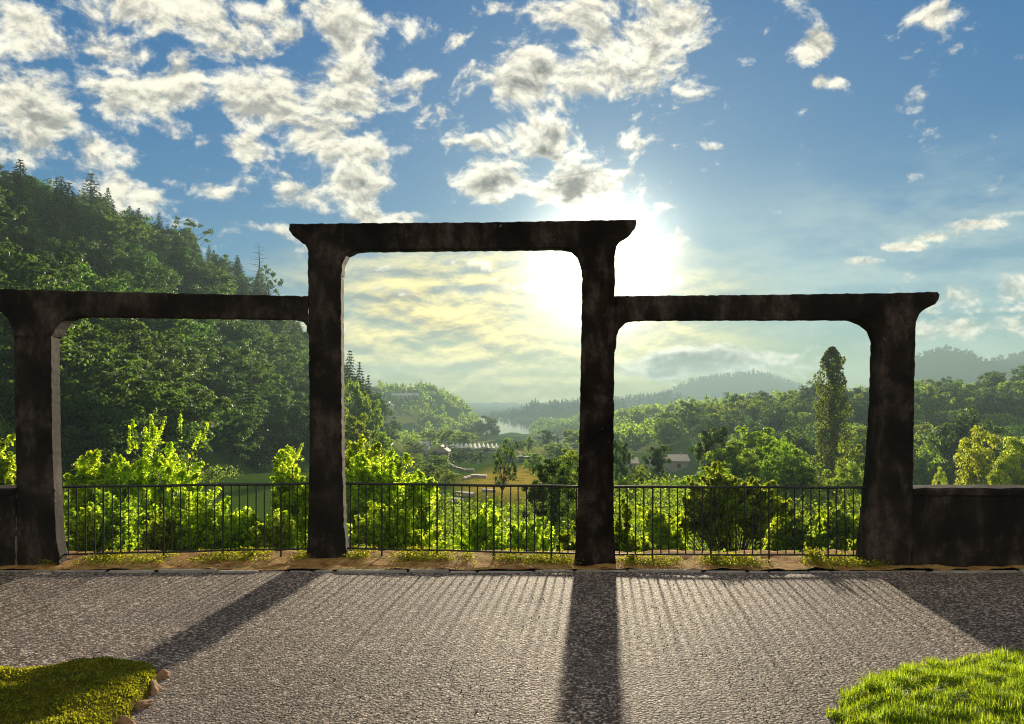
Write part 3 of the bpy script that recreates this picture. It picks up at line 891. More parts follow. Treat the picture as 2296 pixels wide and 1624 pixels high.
def far_wood():
    """woodland too far off to count: small crowns over the ridges and the far valley side, one mass"""
    C = []; N = []; S = []
    def crown(x, y, z, h, w, n, spr):
        if spr:
            t = rng.random(n) ** 1.3; r = w * .5 * (1 - t); th = rng.uniform(0, 6.28, n)
            c = np.stack([x + r * np.cos(th), y + r * np.sin(th), z + h * (.08 + .92 * t)], 1)
        else:
            k = max(3, n // 9); cc = ellipsoid_clumps(k, w * .5, h * .8, h * .2, .4)
            c = np.repeat(cc, n // k, 0); c = c + rng.normal(0, .16 * w * .5, c.shape) + np.array([x, y, z])
        C.append(c); N.append(rng.normal(0, 1, c.shape) + np.array([0, 0, .8])); S.append(np.full(len(c), max(w * .17, y * .0016)) * rng.uniform(.6, 1.3, len(c)))
    done = []
    for _ in range(6000):                       # far valley side and its slope
        y = r2.uniform(255, 470); u = r2.uniform(.11, .62); x = u * y
        if any((x - a) ** 2 + (y - b) ** 2 < 49 for a, b in done[-400:]): continue
        done.append((x, y)); crown(x, y, gz(x, y) - .4, r2.uniform(7, 12), r2.uniform(6, 9), 260, r2.random() < .16)
    # along the skyline and over the face of each ridge
    for (Y0, lo, hi, n, h0, h1, back, psp) in ((600, 850, 1075, 420, 3.5, 8, 120, .55), (700, 1188, 1420, 300, 4, 9, 70, .35), (1080, 1100, 1400, 260, 5, 13, 60, .5), (1300, 1180, 1560, 240, 5, 14, 60, .6), (1900, 1400, 1800, 240, 6, 14, 60, .7), (1150, 1990, 2330, 120, 5, 9, 40, .5)):
        for _ in range(n):
            px = r2.uniform(lo, hi); y = Y0 + (r2.normal(0, 5) if r2.random() < .45 else -r2.random() ** .7 * back)
            if Y0 == 600 and y < 570 and r2.random() < .55 and 880 < px < 1040: continue
            x = (px - CX) / F * y
            crown(x, y, gz(x, y) - .5, r2.uniform(h0, h1), r2.uniform(4, 8), 60, r2.random() < psp)
    for _ in range(420):                        # hedges and copses on the fields
        px = r2.uniform(855, 1080); y = r2.uniform(240, 540); x = (px - CX) / F * y
        if math.sin(x * .13 + 1) + math.sin(y * .045) < .55: continue
        crown(x, y, gz(x, y) - .4, r2.uniform(3, 7), r2.uniform(4, 7), 110, False)
    for nm, far, mm in (('far_woodland', False, 'broad'), ('ridge_woodland', True, 'spruce')):
        k = [i for i in range(len(C)) if (C[i][0, 1] > 900) == far]
        C_, N_, S_ = (np.concatenate([q[i] for i in k]) for q in (C, N, S))
        o = link(nm, leaves(nm, C_, N_, S_, M[mm], .75)); o['kind'] = 'stuff'


far_wood()

# --- trees picked out one by one: kind, crown centre, top, width, distance, label
ONE = [
    ('poplar', 1866, 779, 74, 80, 'tall slender columnar poplar rising above the wood behind the railing'),
    ('gold', 2190, 966, 118, 62, 'golden green round tree above the parapet, the fuller of a touching two'),
    ('gold', 2275, 988, 112, 56, 'golden green tree above the parapet at the outer edge of the photo'),
    ('gold', 2106, 1052, 34, 70, 'small narrow yellow green tree just above the parapet'),
    ('oak', 2165, 905, 130, 104, 'dark rounded tree directly above the two golden trees'),
    ('finebroad', 1655, 985, 130, 56, 'sunlit yellow green tree beside the darker tree left of the poplar'),
    ('finebroad', 1705, 948, 170, 64, 'large sunlit green tree forming the top of the clump before the poplar'),
    ('fineoak', 1600, 945, 86, 62, 'dark upright tree at the outer edge of the sunlit clump'),
    ('finebroad', 1745, 975, 80, 50, 'narrow pointed sunlit tree next to the poplar'),
    ('finebroad', 1790, 1020, 120, 48, 'low spreading sunlit tree in front of the poplar'),
    ('finebroad', 1915, 985, 90, 66, 'bright green tree between the poplar and the end pillar'),
    ('finebroad', 1895, 1030, 90, 50, 'low bright green tree at the foot of the poplar'),
    ('finebroad', 1590, 1042, 130, 40, 'bright yellow green low tree above the rounded dark bush'),
    ('fineoak', 1476, 992, 66, 72, 'small dark tree standing before the bright houses'),
    ('fineoak', 1392, 980, 50, 62, 'dark narrow tree beside the middle pillar, outside the tall opening'),
    ('finebroad', 1430, 1040, 44, 60, 'low pale green tree before the sandy house'),
    ('fineoak', 1240, 1012, 130, 27, 'dark bushy tree above the railing beside the middle pillar, inside the tall opening'),
    ('finebroad', 1272, 1000, 90, 44, 'sunlit leafy tree behind the dark bushy tree, against the middle pillar'),
    ('fineoak', 1226, 962, 42, 250, 'slim dark tree on the lake shore, tallest of the shore row'),
    ('spruce', 1250, 968, 16, 250, 'narrow pointed spruce on the lake shore'),
    ('broadleaf', 1285, 958, 60, 270, 'hazy broad tree on the lake shore beside the middle pillar'),
    ('broadleaf', 1186, 978, 34, 215, 'small round tree on the near shore of the lake'),
    ('oak', 1160, 985, 36, 205, 'small dark tree on the shore before the bright water'),
    ('broadleaf', 1140, 978, 26, 235, 'small tree where the shed roof meets the lake'),
    ('oak', 1090, 932, 48, 430, 'dark rounded tree at the end of the lake where water begins'),
    ('oak', 1068, 944, 40, 425, 'second dark tree by the lake, set against the grassy slope'),
    ('oak', 1108, 950, 30, 415, 'low dark tree at the very edge of the bright water'),
    ('oak', 1045, 950, 26, 440, 'small tree at the foot of the mid distance ridge'),
    ('oak', 880, 940, 46, 250, 'dark hazy tree next to the wooded flank, above the road'),
    ('broadleaf', 930, 985, 50, 225, 'round tree just below the pale road'),
    ('broadleaf', 965, 965, 50, 260, 'round tree on the field below the ridge'),
    ('broadleaf', 1000, 960, 46, 250, 'leafy tree behind the end of the long shed'),
    ('broadleaf', 1040, 968, 60, 262, 'leafy tree behind the middle of the long shed'),
    ('oak', 1010, 1000, 44, 205, 'dark tree in front of the long shed, near its end'),
    ('oak', 1050, 1003, 50, 205, 'dark bushy tree in front of the middle of the long shed'),
    ('oak', 1090, 1002, 46, 200, 'dark bushy tree in front of the shed beside the slender leaning tree'),
    ('oak', 970, 1010, 52, 190, 'dark tree before the small house in the valley'),
    ('finebroad', 1000, 1052, 60, 75, 'green bushy tree above the railing beside the stone wall'),
    ('finebroad', 960, 1040, 60, 85, 'green bushy tree between the sunlit bank and the stone wall'),
    ('finebroad', 1195, 1015, 60, 110, 'light green tree behind the parked cars'),
    ('broadleaf', 1250, 990, 60, 180, 'hazy light green tree beyond the parked cars'),
    ('broadleaf', 1140, 1008, 60, 180, 'light green tree behind the slender leaning tree'),
]
for (k, cx_, tp, w_, Yd, lb) in ONE: tree_px(k, cx_, tp, w_, Yd, lb.replace(' left of the poplar', ' before the wood'))
for (k, cx_, tp, w_, Yd, lb) in [
    ('spruce', 784, 782, 74, 175, 'dark pointed spruce at the edge of the tall pillar, top of the flank there'),
    ('spruce', 806, 808, 66, 180, 'dark spruce on the falling end of the wooded flank, second from the tall pillar'),
    ('spruce', 826, 838, 58, 185, 'smaller dark spruce where the wooded flank falls to the valley'),
    ('fineoak', 842, 868, 50, 190, 'lowest dark tree at the end of the wooded flank'),
    ('finebroad', 795, 850, 80, 120, 'bright green broadleaf tree beside the tall pillar, below the dark spruces'),
    ('finebroad', 828, 890, 70, 125, 'bright green broadleaf tree at the end of the wooded flank'),
    ('finebroad', 800, 925, 90, 80, 'sunlit green tree against the tall pillar above the sunlit bank'),
    ('finebroad', 850, 965, 70, 80, 'sunlit green round tree at the upper end of the sunlit bank'),
    ('fineoak', 1030, 1010, 60, 140, 'dark bushy tree below the long shed, above the stone wall'),
    ('fineoak', 1068, 1012, 50, 145, 'dark bushy tree below the long shed, beside the slender leaning tree'),
    ('finebroad', 985, 1020, 60, 110, 'green tree by the grey roofed house'),
    ('finebroad', 925, 1015, 60, 120, 'green tree behind the sunlit bank, below the small pale houses'),
]: tree_px(k, cx_, tp, w_, Yd, lb)
# slender leaning tree on the meadow
e = tree_px('open', 1122, 975, 66, 46, 'slender dark stemmed tree leaning over the yellow meadow', rz=0., lean=.10)


# ------------------------------------------------------------------ bushes just beyond the railing
def bush(name, label, cx_, top, wpx, Y0, m, n_sh, per, leaf, bot=1262, depth=None, spikes=0, lean=.0):
    """a domed shrub: many leafy shoots that reach a lumpy outline, gaps between them"""
    # far enough out that its shadow ends before the terrace, as in the photograph
    Y = max(Y0, 20.2 / (1 + (top - HZ) / F / .164)); leaf = leaf * Y / Y0; depth = depth * Y / Y0 if depth else None
    x0 = (cx_ - CX) / F * Y; zt = CAMH - (top - HZ) / F * Y; zb = max(min(CAMH - (bot - HZ) / F * Y, gz(x0, Y) + .2), zt - 5)
    R = wpx / F * Y / 2 * 1.16; D = (depth or R * .8) * 1.1; H = zt - zb
    e = empty(name, (x0, Y, zb), label, 'bush')
    leaf *= 1.08; C = []; N = []; A = []; T = Tubes(); n_sh = int(n_sh * 1.15); ph = rng.uniform(0, 6.28, 4)
    for q in range(n_sh + spikes):
        d = unit(rng.normal(0, 1, 3)); d[2] = abs(d[2]) * 1.1 if rng.random() < .75 else d[2]
        if d[1] > .35 and rng.random() < .5: d[1] = -d[1]
        d = unit(d); az_ = math.atan2(d[2], d[0])
        lob = 1 + .11 * math.sin(4 * az_ + ph[0]) + .08 * math.sin(9 * az_ + ph[1]) + .07 * math.sin(7 * math.atan2(d[1], d[0]) + ph[2])
        k = rng.uniform(.55, 1.0) * lob
        hz = max(d[2], -.65)
        tip = np.array([d[0] * R * k, d[1] * D * k, H * .5 * (1 + hz * k)])
        L = rng.uniform(.22, .42) * min(1.1, .5 * (R + H * .5))
        grow = unit(np.array([d[0] * .8 + rng.normal(0, .3), d[1] * .8 + rng.normal(0, .3), .75]))
        n = per; w = .46
        if q >= n_sh:
            d = unit(np.array([rng.normal(.3 + lean, .5), rng.normal(0, .3), .9])); tip = np.array([d[0] * R, d[1] * D, H * .5 * (1 + d[2])])
            grow = unit(d * .7 + np.array([rng.normal(.1, .2), 0, .5])); tip = tip + grow * rng.uniform(.05, .22) * H; L = .55; n = per // 3; w = .07
        root = tip - grow * L
        s = rng.random(n) ** .75
        side = unit(rng.normal(0, 1, (n, 3)))
        pt = root + (tip - root) * s[:, None] + side * (L * w * (1.1 - .85 * s) * rng.random(n) ** .5)[:, None]
        C.append(pt); N.append(.7 * d + np.array([0, 0, .5]) + .55 * side); A.append(grow + 1.2 * side)
        if q % 3 == 0 or q >= n_sh: T.add([(tip[0] * .15, tip[1] * .15, 0), root, tip], [.016, .008, .003], 4)
    C, N, A = (np.concatenate(v) for v in (C, N, A))
    link('foliage', leaves('foliage', C, N, leaf * rng.uniform(.5, 1.45, len(C)), m, .6, axis=A, jitter=.9), e)
    link('stems', T.mesh('stems', M['bark']), e)
    return e


BUSHES = [
    ('tall sunlit bush against the tall pillar, highest of the bank in the tall opening', 805, 962, 110, 15.0, 'near2', 110, 140, .062, dict(depth=.9)),
    ('sunlit bush on the bank in the tall opening, between the tallest and the outermost', 885, 1000, 110, 15.5, 'near2', 110, 140, .062, dict(depth=.9)),
    ('low yellow green bush in front of the dark foot of the tall yellow bush', 205, 1130, 110, 10.8, 'near', 70, 120, .045, dict(depth=.4)),
    ('low yellow green bush behind the bars halfway along the low beam', 365, 1135, 130, 10.8, 'near2', 80, 120, .045, dict(depth=.4)),
    ('yellow bush low behind the bars beside the tall pillar below the low beam', 610, 1140, 130, 10.7, 'near2', 90, 120, .045, dict(depth=.4)),
    # label, centre, top, width, distance, material, shoots, leaves per shoot, leaf size, more
    ('tall yellow green bush with long upright shoots behind the railing below the low beam', 345, 985, 300, 12.2, 'near', 150, 150, .060, dict(spikes=10, depth=.9)),
    ('rounded green bush beside the end pillar, half behind the tall yellow bush', 235, 985, 170, 12.8, 'near', 90, 140, .065, dict(depth=.8)),
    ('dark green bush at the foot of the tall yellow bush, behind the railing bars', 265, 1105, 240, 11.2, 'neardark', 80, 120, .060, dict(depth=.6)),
    ('low yellow bush spreading along the railing towards the tall pillar', 540, 1112, 230, 11.4, 'near2', 90, 130, .050, dict(depth=.6)),
    ('yellow green bush growing up beside the tall pillar below the low beam', 655, 1010, 100, 12.0, 'near2', 90, 130, .055, dict(spikes=3, depth=.6)),
    ('low leafy bush along the railing foot between the two yellow bushes', 440, 1120, 190, 11.0, 'near2', 80, 120, .048, dict(depth=.5)),
    ('large sunlit yellow green bush filling the side of the tall opening', 845, 1005, 190, 13.2, 'near2', 170, 150, .062, dict(depth=1.1)),
    ('sunlit bush bulging over the railing, outermost of the bank in the tall opening', 930, 1045, 120, 12.6, 'near2', 110, 140, .060, dict(depth=.8)),
    ('green leafy bush low behind the railing bars beside the tall pillar', 870, 1120, 230, 11.0, 'near', 110, 140, .050, dict(depth=.55)),
    ('rounded yellow green bush low behind the railing in mid opening', 1080, 1130, 150, 11.6, 'near', 90, 130, .046, dict(depth=.6)),
    ('low yellow bush behind the railing close to the middle pillar', 1185, 1150, 130, 11.2, 'near2', 80, 120, .046, dict(depth=.5)),
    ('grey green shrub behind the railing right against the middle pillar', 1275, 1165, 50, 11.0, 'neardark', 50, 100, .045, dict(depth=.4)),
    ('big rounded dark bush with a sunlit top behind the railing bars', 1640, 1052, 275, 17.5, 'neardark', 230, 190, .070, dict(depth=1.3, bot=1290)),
    ('yellow green bush low behind the railing beside the big rounded dark bush', 1480, 1130, 110, 12.5, 'near', 90, 130, .048, dict(depth=.5)),
    ('slim green bush behind the railing against the middle pillar, outside the tall opening', 1400, 1120, 60, 11.5, 'neardark', 60, 110, .045, dict(depth=.4)),
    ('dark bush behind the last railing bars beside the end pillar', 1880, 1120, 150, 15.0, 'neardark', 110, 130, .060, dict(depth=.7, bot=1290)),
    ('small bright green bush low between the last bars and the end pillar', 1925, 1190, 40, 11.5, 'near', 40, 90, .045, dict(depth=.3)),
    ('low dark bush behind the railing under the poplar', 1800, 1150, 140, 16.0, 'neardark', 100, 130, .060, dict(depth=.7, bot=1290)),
    ('yellow green bush above the parapet outside the end pillar, cut by the photo edge', 5, 985, 80, 12.5, 'near2', 80, 130, .058, dict(depth=.6)),
]
for (lb, cx_, tp, w_, Yd, mm, ns, per, lf, kw) in BUSHES: bush('bush', lb, cx_, tp, w_, Yd, M[mm], ns, per, lf, **kw)


# ------------------------------------------------------------------ low growth on the slope below the terrace
def undergrowth():
    C = []; N = []; S = []
    for _ in range(2600):
        y = 10.6 + 55 * r2.random() ** 1.5; x = r2.uniform(-.72, .72) * y
        if -24 < x < -8 and 30 < y and y < 75: continue
        if -7 < x < 4 and y > 42: continue
        w = r2.uniform(.5, 1.3) * (1 + y / 60); h = r2.uniform(.35, 1.0) * (1 + y / 70); n = 90
        k = 6; cc = ellipsoid_clumps(k, w * .5, h, 0, .4)
        c = np.repeat(cc, n // k, 0); c = c + rng.normal(0, .15 * w, c.shape) * np.array([1, 1, .7]) + np.array([x, y, gz(x, y)])
        C.append(c); N.append(rng.normal(0, 1, c.shape) + np.array([0, 0, .8])); S.append(np.full(len(c), .05 + y * .0028) * rng.uniform(.6, 1.3, len(c)))
    C, N, S = (np.concatenate(q) for q in (C, N, S))
    o = link('undergrowth', leaves('undergrowth', C, N, S, M['under'], .6)); o['kind'] = 'stuff'


undergrowth()


# ------------------------------------------------------------------ mound with moss, lawn, weeds
def seg_d(X, Y, pts):
    """signed-less distance to a polyline"""
    d = np.full(X.shape, 1e9)
    for (x0, y0), (x1, y1) in zip(pts, pts[1:]):
        dx, dy = x1 - x0, y1 - y0; t = np.clip(((X - x0) * dx + (Y - y0) * dy) / (dx * dx + dy * dy), 0, 1)
        d = np.minimum(d, np.hypot(X - x0 - t * dx, Y - y0 - t * dy))
    return d


def inside(X, Y, pts):
    r = np.zeros(X.shape, bool); n = len(pts)
    for i in range(n):
        (x0, y0), (x1, y1) = pts[i], pts[(i + 1) % n]
        c = ((y0 > Y) != (y1 > Y)) & (X < (x1 - x0) * (Y - y0) / (y1 - y0 + 1e-12) + x0)
        r ^= c
    return r


MOUND = [(-2.0, 2.6), (-2.14, 3.5), (-2.24, 4.35), (-2.30, 4.95), (-2.44, 5.2), (-2.62, 5.24), (-3.0, 5.12), (-3.6, 4.95), (-7, 4.6)]
MPOLY = MOUND + [(-7, 2.6)]
LAWN = [(5.6, 5.62), (3.66, 5.45), (3.14, 5.34), (2.57, 5.12), (2.12, 4.76), (1.9, 4.46), (1.87, 4.2), (1.95, 3.4), (2.1, 2.4)]
LPOLY = LAWN + [(5.6, 2.4)]


def mound_z(X, Y):
    d = seg_d(X, Y, MOUND); i = inside(X, Y, MPOLY)
    t = np.clip(d / .34, 0, 1)
    t2 = np.clip((d - .22) / .6, 0, 1)
    h = .055 * np.clip(d / .03, 0, 1) + .11 * np.sin(t * math.pi / 2) ** 1.2 + .15 * t2 * t2 * (3 - 2 * t2)
    h = h + .02 * np.sin(X * 9 + Y * 4) * t + .014 * np.sin(X * 23 - Y * 17) * t
    return np.where(i, h, -.03)


def lawn_z(X, Y):
    d = seg_d(X, Y, LAWN); i = inside(X, Y, LPOLY)
    t = np.clip(d / .9, 0, 1)
    return np.where(i, .02 * np.clip(d / .04, 0, 1) + .10 * t * (2 - t) + .018 * np.sin(X * 7) * np.sin(Y * 6 + 1) * t, -.03)


strip_sheet('mound', np.linspace(-7, -1.9, 320), np.linspace(2.6, 5.3, 170), mound_z, M['moss'])
strip_sheet('lawn', np.linspace(1.8, 5.6, 160), np.linspace(2.4, 5.7, 130), lawn_z, plain('lawn_soil', (.05, .075, .012), .95, var=.3, scale=8))


def blades(name, poly, zf, n, h, w, m, box_, lean=.5, clump=.35):
    X = rng.uniform(box_[0], box_[1], n * 3); Y = rng.uniform(box_[2], box_[3], n * 3)
    k = inside(X + .035 * np.sin(Y * 31 + X * 17) + rng.normal(0, .018, len(X)), Y + .035 * np.sin(X * 29) + rng.normal(0, .018, len(X)), poly); X, Y = X[k][:n], Y[k][:n]; n = len(X)
    Z = zf(X, Y); th = rng.uniform(0, 6.28, n); L = h * rng.uniform(.5, 1.3, n) * (1 + clump * (np.sin(X * 13 + 3 * np.sin(Y * 9)) * np.sin(Y * 15 + 2 * np.sin(X * 11))))
    d = np.stack([np.cos(th), np.sin(th), np.zeros(n)], 1); s = np.stack([-np.sin(th), np.cos(th), np.zeros(n)], 1) * (w * rng.uniform(.7, 1.3, n))[:, None]
    Z = np.maximum(Z, 0); b = np.stack([X, Y, Z - .005], 1); ln = (lean * rng.random(n))[:, None]
    mid = b + np.array([0, 0, 1.]) * (L * .55)[:, None] + d * ln * (L * .35)[:, None]
    tip = b + np.array([0, 0, 1.]) * (L * (1 - .25 * ln[:, 0]))[:, None] + d * ln * (L * 1.0)[:, None]
    V = np.stack([b - s, b + s, mid + s * .8, mid - s * .8, tip], 1).reshape(-1, 3)
    i = np.arange(n)[:, None] * 5
    Fq = np.concatenate([i + np.array([0, 1, 2, 3]), i + np.array([3, 2, 4])], 1).ravel()
    o = link(name, np_mesh(name, V, Fq, np.tile([4, 3], n), m)); o['kind'] = 'stuff'


blades('grass', LPOLY, lawn_z, 150000, .060, .0031, M['grass'], (1.8, 5.6, 3.3, 5.65), lean=1.25, clump=.65)
blades('dry_grass', LPOLY, lawn_z, 12000, .075, .0022, M['weed'], (1.8, 5.6, 3.3, 5.65), lean=1.5, clump=.5)
# moss: tiny upright leaves over the mound
blades('moss', MPOLY, mound_z, 60000, .018, .0055, leafmat('moss_leaves', (.024, .026, .004), (.09, .088, .010), (.56, .55, .02), .5, 3.), (-4.4, -1.9, 3.3, 5.3), lean=1.2)
# rough stones that edge the mound
for q in range(7):
    y = 5.08 - q * .24 + random.uniform(-.03, .03); x = float(np.interp(y, [2.6, 3.5, 4.35, 4.95, 5.2], [-2.0, -2.14, -2.24, -2.30, -2.44])) + random.uniform(-.01, .05)
    bm = bmesh.new(); bmesh.ops.create_icosphere(bm, subdivisions=3, radius=1)
    s_ = (random.uniform(.03, .055), random.uniform(.05, .10), random.uniform(.025, .05)); a_ = rng.uniform(0, 6, 6)
    for v in bm.verts:
        c = v.co; f = 1 + .26 * math.sin(3 * c.x + a_[0]) + .2 * math.sin(4 * c.y + a_[1]) + .16 * math.sin(7 * c.z + 5 * c.x + a_[2]) + random.uniform(-.03, .03)
        v.co = Vector((c.x * s_[0], c.y * s_[1], c.z * s_[2])) * f
    o = bm_obj('stone', bm, M['stone'], None, True); o.location = (x, y, s_[2] * .12); o.rotation_euler = (0, 0, random.uniform(0, 3))
    tag(o, 'rough orange brown stone edging the mossy mound along the gravel', 'stone', 'stones edging the mossy mound')


def weeds():
    C = []; N = []; S = []; A = []
    for (pa, pb, den, hh) in ((160, 290, 60, .05), (290, 690, 45, .035), (780, 1010, 55, .05), (1040, 1160, 60, .045), (1160, 1290, 50, .04), (1385, 1500, 40, .035), (1500, 1680, 75, .045), (1760, 1930, 60, .045)):
        n = int((pb - pa) / F * 8.8 * den * 2.6)
        for _ in range(n):
            px = r2.uniform(pa, pb); X0 = (px - CX) / F * 8.8
            if math.sin(X0 * 5.3) + math.sin(X0 * 11 + 2) < -.5: continue
            Y0 = bayY(X0) + r2.uniform(-.12, .40); k = 26
            c = np.array([X0, Y0, .03]) + rng.normal(0, 1, (k, 3)) * np.array([.05, .04, 0]) + np.array([0, 0, 1.]) * (rng.random((k, 1)) * hh * r2.uniform(.6, 1.8))
            C.append(c); N.append(rng.normal(0, .6, c.shape) + np.array([0, 0, 1.])); S.append(rng.uniform(.014, .034, k))
    C, N, S = (np.concatenate(q) for q in (C, N, S))
    o = link('weeds', leaves('weeds', C, N, S, M['weed'], .5)); o['kind'] = 'stuff'


weeds()


def weed_plant(px, hgt, n, label):
    X0 = (px - CX) / F * 8.6; Y0 = float(bayY(X0)) + .10
    e = empty('weed_plant', (X0, Y0, .03), label, 'plant')
    C = []; N = []; S = []; A = []; T = Tubes()
    for q in range(n):
        th = rng.uniform(0, 6.28); tl = rng.uniform(.3, 1.0); d = np.array([math.cos(th) * tl * .9, math.sin(th) * tl * .6, 1.0 - .35 * tl]); L = hgt * rng.uniform(.6, 1.1)
        T.add([(0, 0, 0), tuple(d * L * .5 + np.array([0, 0, .02])), tuple(d * L)], [.003, .002, .001], 4)
        for t in np.linspace(.35, 1, 5):
            C.append(d * L * t + rng.normal(0, .008, 3)); N.append(np.array([0, 0, 1.]) + rng.normal(0, .5, 3)); S.append(rng.uniform(.035, .06)); A.append(d + rng.normal(0, .6, 3))
    link('foliage', leaves('foliage', np.array(C), np.array(N), np.array(S), M['weed'], .45, axis=np.array(A)), e)
    link('stems', T.mesh('stems', M['weed']), e)


weed_plant(1815, .20, 26, 'bright leafy weed growing at the railing foot near the end pillar')
weed_plant(1412, .09, 14, 'small green weed at the railing foot just outside the middle pillar')
weed_plant(1600, .13, 12, 'thin yellow weed at the railing foot below the big rounded bush')
weed_plant(555, .07, 14, 'small green weed at the railing foot below the low beam')


# ------------------------------------------------------------------ buildings and other things down in the valley
def prism(bm, x0, x1, y0, y1, z0, z1, along='x', over=.3):
    """gable roof"""
    if along == 'x':
        ym = (y0 + y1) / 2; pts = [(x0 - over, y0 - over, z0), (x1 + over, y0 - over, z0), (x1 + over, y1 + over, z0), (x0 - over, y1 + over, z0), (x0 - over, ym, z1), (x1 + over, ym, z1)]
        fs = [(0, 1, 5, 4), (2, 3, 4, 5), (0, 4, 3), (1, 2, 5), (0, 3, 2, 1)]
    else:
        xm = (x0 + x1) / 2; pts = [(x0 - over, y0 - over, z0), (x1 + over, y0 - over, z0), (x1 + over, y1 + over, z0), (x0 - over, y1 + over, z0), (xm, y0 - over, z1), (xm, y1 + over, z1)]
        fs = [(0, 4, 5, 3), (1, 2, 5, 4), (0, 1, 4), (2, 3, 5), (0, 3, 2, 1)]
    v = [bm.verts.new(p) for p in pts]
    for f in fs: bm.faces.new([v[i] for i in f])


def house(px, py, wpx, label, wall='white', roof='roofgrey', along='x', wh=2.6, rh=1.6, dep=6., rz=0., name='house', chimney=True):
    x, y, z = hit(px, py); w = wpx / F * y
    e = empty(name, (x, y + dep / 2, z - .2), label, 'house', rz=rz)
    bm = bmesh.new(); box(bm, -w / 2, w / 2, -dep / 2, dep / 2, -2, wh); bm_obj('wall', bm, M[wall], e)
    bm = bmesh.new(); prism(bm, -w / 2, w / 2, -dep / 2, dep / 2, wh + .01, wh + rh, along); r = bm_obj('roof', bm, M[roof], e)
    if chimney:
        bm = bmesh.new(); box(bm, w * .18, w * .18 + .5, -.2, .3, wh + rh * .5, wh + rh + .6); bm_obj('chimney', bm, M['slab'], r)
    n = max(1, int(w / 2.6))
    for q in range(n):
        xc = -w / 2 + (q + .5) * w / n
        bm = bmesh.new(); box(bm, xc - .45, xc + .45, -dep / 2 - .05, -dep / 2 + .02, .9, 2.0)
        nm = 'door' if q == n // 2 and n > 1 else 'window'
        if nm == 'door':
            for v in bm.verts: v.co.z = .1 if v.co.z < 1.5 else 2.0
        bm_obj(nm, bm, M['glass'], e)


house(908, 894, 62, 'long low white house on the grassy ridge top below the skyline trees', along='x', roof='roofmetal', wh=2.4, rh=2.0)
house(871, 922, 22, 'white gabled house half hidden behind the wooded flank', along='y', roof='white', wh=3.5, rh=3.)
house(944, 1013, 30, 'small pale roofed house above the sunlit bank, behind green trees', roof='roofmetal', wh=2., rh=1.2)
house(988, 1032, 34, 'grey roofed house on the valley floor beside the stone wall', along='y', roof='slab', wall='slab', wh=2.2, rh=1.6)
house(1268, 1003, 46, 'long pale blue grey roofed building beyond the parked cars', roof='roofmetal', wh=2., rh=1.4)
house(1522, 1056, 46, 'pale sandy house in the trees outside the middle pillar', wall='slab', roof='tile', wh=2.6, rh=1.5)
house(1414, 1058, 34, 'small sandy house beside the middle pillar, outside the tall opening', wall='slab', roof='tile', wh=2.2, rh=1.3)
house(1476, 1056, 24, 'low white house behind the small dark tree', wall='white', roof='roofmetal', wh=2., rh=1.)


def long_shed():
    Y = 250.; x0 = (1000 - CX) / F * Y; x1 = (1117 - CX) / F * Y; zt = CAMH - (995 - HZ) / F * Y; ze = CAMH - (1006 - HZ) / F * Y
    zb = gz((x0 + x1) / 2, Y)
    e = empty('shed', ((x0 + x1) / 2, Y, zb), 'long low shed with a row of bright gabled roof bays on the valley floor', 'shed')
    w = x1 - x0
    bm = bmesh.new(); box(bm, -w / 2, w / 2, -4, 5, -3, ze - zb); bm_obj('wall', bm, M['slab'], e)
    n = 12
    for q in range(n):
        a = -w / 2 + q * w / n
        bm = bmesh.new(); prism(bm, a + .06, a + w / n - .06, -4.3, 5.3, ze - zb + .01, zt - zb, 'y', .0); bm_obj('roof_bay', bm, M['shedroof'], e)


long_shed()


def road():
    pts = [hit(px, py) for px, py in ((862, 996), (876, 988), (892, 981), (908, 977), (922, 973), (934, 968), (940, 962))]
    pts = np.array(pts); V = []
    for k, p in enumerate(pts):
        V += [(p[0] - 1, p[1] - 3.0, gz(p[0] - 1, p[1] - 3) + .25), (p[0] + 1, p[1] + 4.0, gz(p[0] + 1, p[1] + 4) + .35)]
    f = [(2 * k, 2 * k + 2, 2 * k + 3, 2 * k + 1) for k in range(len(pts) - 1)]
    o = link('road', np_mesh('road', V, np.array(f).ravel(), np.full(len(f), 4), M['road'])); o['kind'] = 'structure'


road()


def low_wall(pxs, h, t, label):
    pts = [np.array(hit(*p)) for p in pxs]
    e = bmesh.new()
    for a, b in zip(pts, pts[1:]):
        n = max(1, int(np.linalg.norm(b - a) / .7))
        for q in range(n):
            p0 = a + (b - a) * q / n; p1 = a + (b - a) * (q + 1) / n
            xs_ = sorted((p0[0], p1[0])); m_ = (p0 + p1) / 2
            box(e, xs_[0] - .05, xs_[1] + .05, m_[1] - t / 2, m_[1] + t / 2, min(p0[2], p1[2]) - .6, max(p0[2], p1[2]) + h * random.uniform(.7, 1.2), .03)
    o = bm_obj('stone_wall', e, M['slab']); tag(o, label, 'wall')


low_wall([(1002, 1040), (1018, 1050), (1040, 1056), (1062, 1058)], .35, .7, 'pale stone wall running down to the yellow meadow')
low_wall([(1040, 1076), (1060, 1070), (1090, 1072)], .28, 1.2, 'low pale rubble wall at the near end of the yellow meadow')


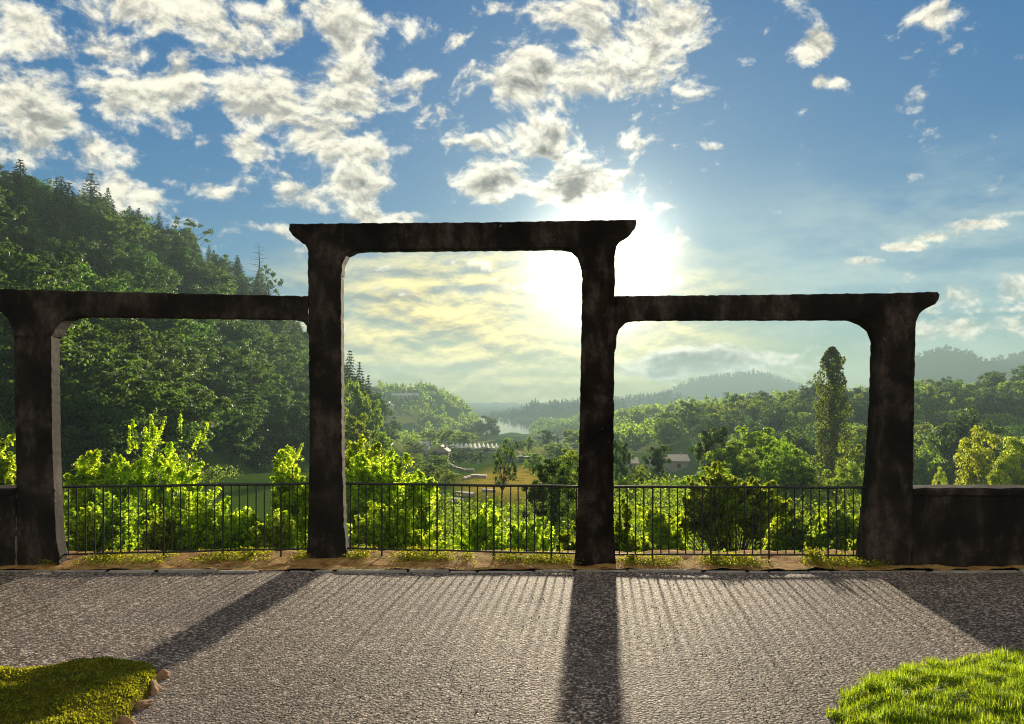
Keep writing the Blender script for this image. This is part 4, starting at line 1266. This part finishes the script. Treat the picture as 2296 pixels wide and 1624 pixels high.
def stone_block(px, py, wpx, label):
    x, y, z = hit(px, py); w = wpx / F * y
    bm = bmesh.new(); box(bm, -w / 2, w / 2, -w * .25, w * .25, -.3, .25, .04)
    for v in bm.verts: v.co += Vector(rng.normal(0, .02, 3))
    o = bm_obj('stone_block', bm, M['slab']); o.location = (x, y, z); o.rotation_euler = (0, .05, random.uniform(-.4, .4)); tag(o, label, 'stone')


stone_block(1042, 1112, 44, 'flat pale stone seen through the bars under the rubble wall')
stone_block(1096, 1104, 30, 'small pale stone seen through the bars below the slender leaning tree')
stone_block(1020, 1126, 36, 'flat pale stone seen through the bars above the rounded yellow green bush')


def car(px, py, rz, paint, label):
    x, y, z = hit(px, py)
    e = empty('parked_car', (x, y, z), label, 'car', 'cars parked by the yellow meadow', rz)
    bm = bmesh.new(); box(bm, -2.1, 2.1, -.85, .85, .35, .85, .12)
    v = box(bm, -1.3, 1.5, -.75, .75, .85, 1.42, .05)
    for q in v:
        if q.is_valid and q.co.z > 1.2: q.co.x *= .72
    bm_obj('body', bm, M[paint], e)
    for s_ in (-1, 1):
        bm = bmesh.new(); box(bm, -1.0, 1.1, s_ * .765 - .01, s_ * .765 + .01, .95, 1.3); bm_obj('side_window', bm, M['glass'], e)
    for xx in (-1.3, 1.3):
        for yy in (-.78, .78):
            bm = bmesh.new(); bmesh.ops.create_cone(bm, cap_ends=True, segments=20, radius1=.33, radius2=.33, depth=.22, matrix=Matrix.Translation((xx, yy, .33)) @ Matrix.Rotation(math.pi / 2, 4, 'X'))
            bm_obj('wheel', bm, M['tyre'], e)


car(1158, 1036, .25, 'carwhite', 'white car parked where the yellow meadow ends')
car(1181, 1037, .9, 'cardark', 'dark car parked next to the white car beyond the yellow meadow')


# ------------------------------------------------------------------ haze in the valley
def build_haze():
    bm = bmesh.new(); box(bm, -2700, 3200, -450, 2400, -60, 84)
    m = bpy.data.materials.new('haze'); m.use_nodes = True; nt = m.node_tree; nt.nodes.clear()
    o = nt.nodes.new('ShaderNodeOutputMaterial'); v = nt.nodes.new('ShaderNodeVolumePrincipled')
    v.inputs['Color'].default_value = (.44, .63, .68, 1); v.inputs['Density'].default_value = HAZE; v.inputs['Anisotropy'].default_value = .12
    nt.links.new(v.outputs[0], o.inputs['Volume'])
    h = bm_obj('haze', bm, m); h['kind'] = 'stuff'


HAZE = .00058
build_haze()
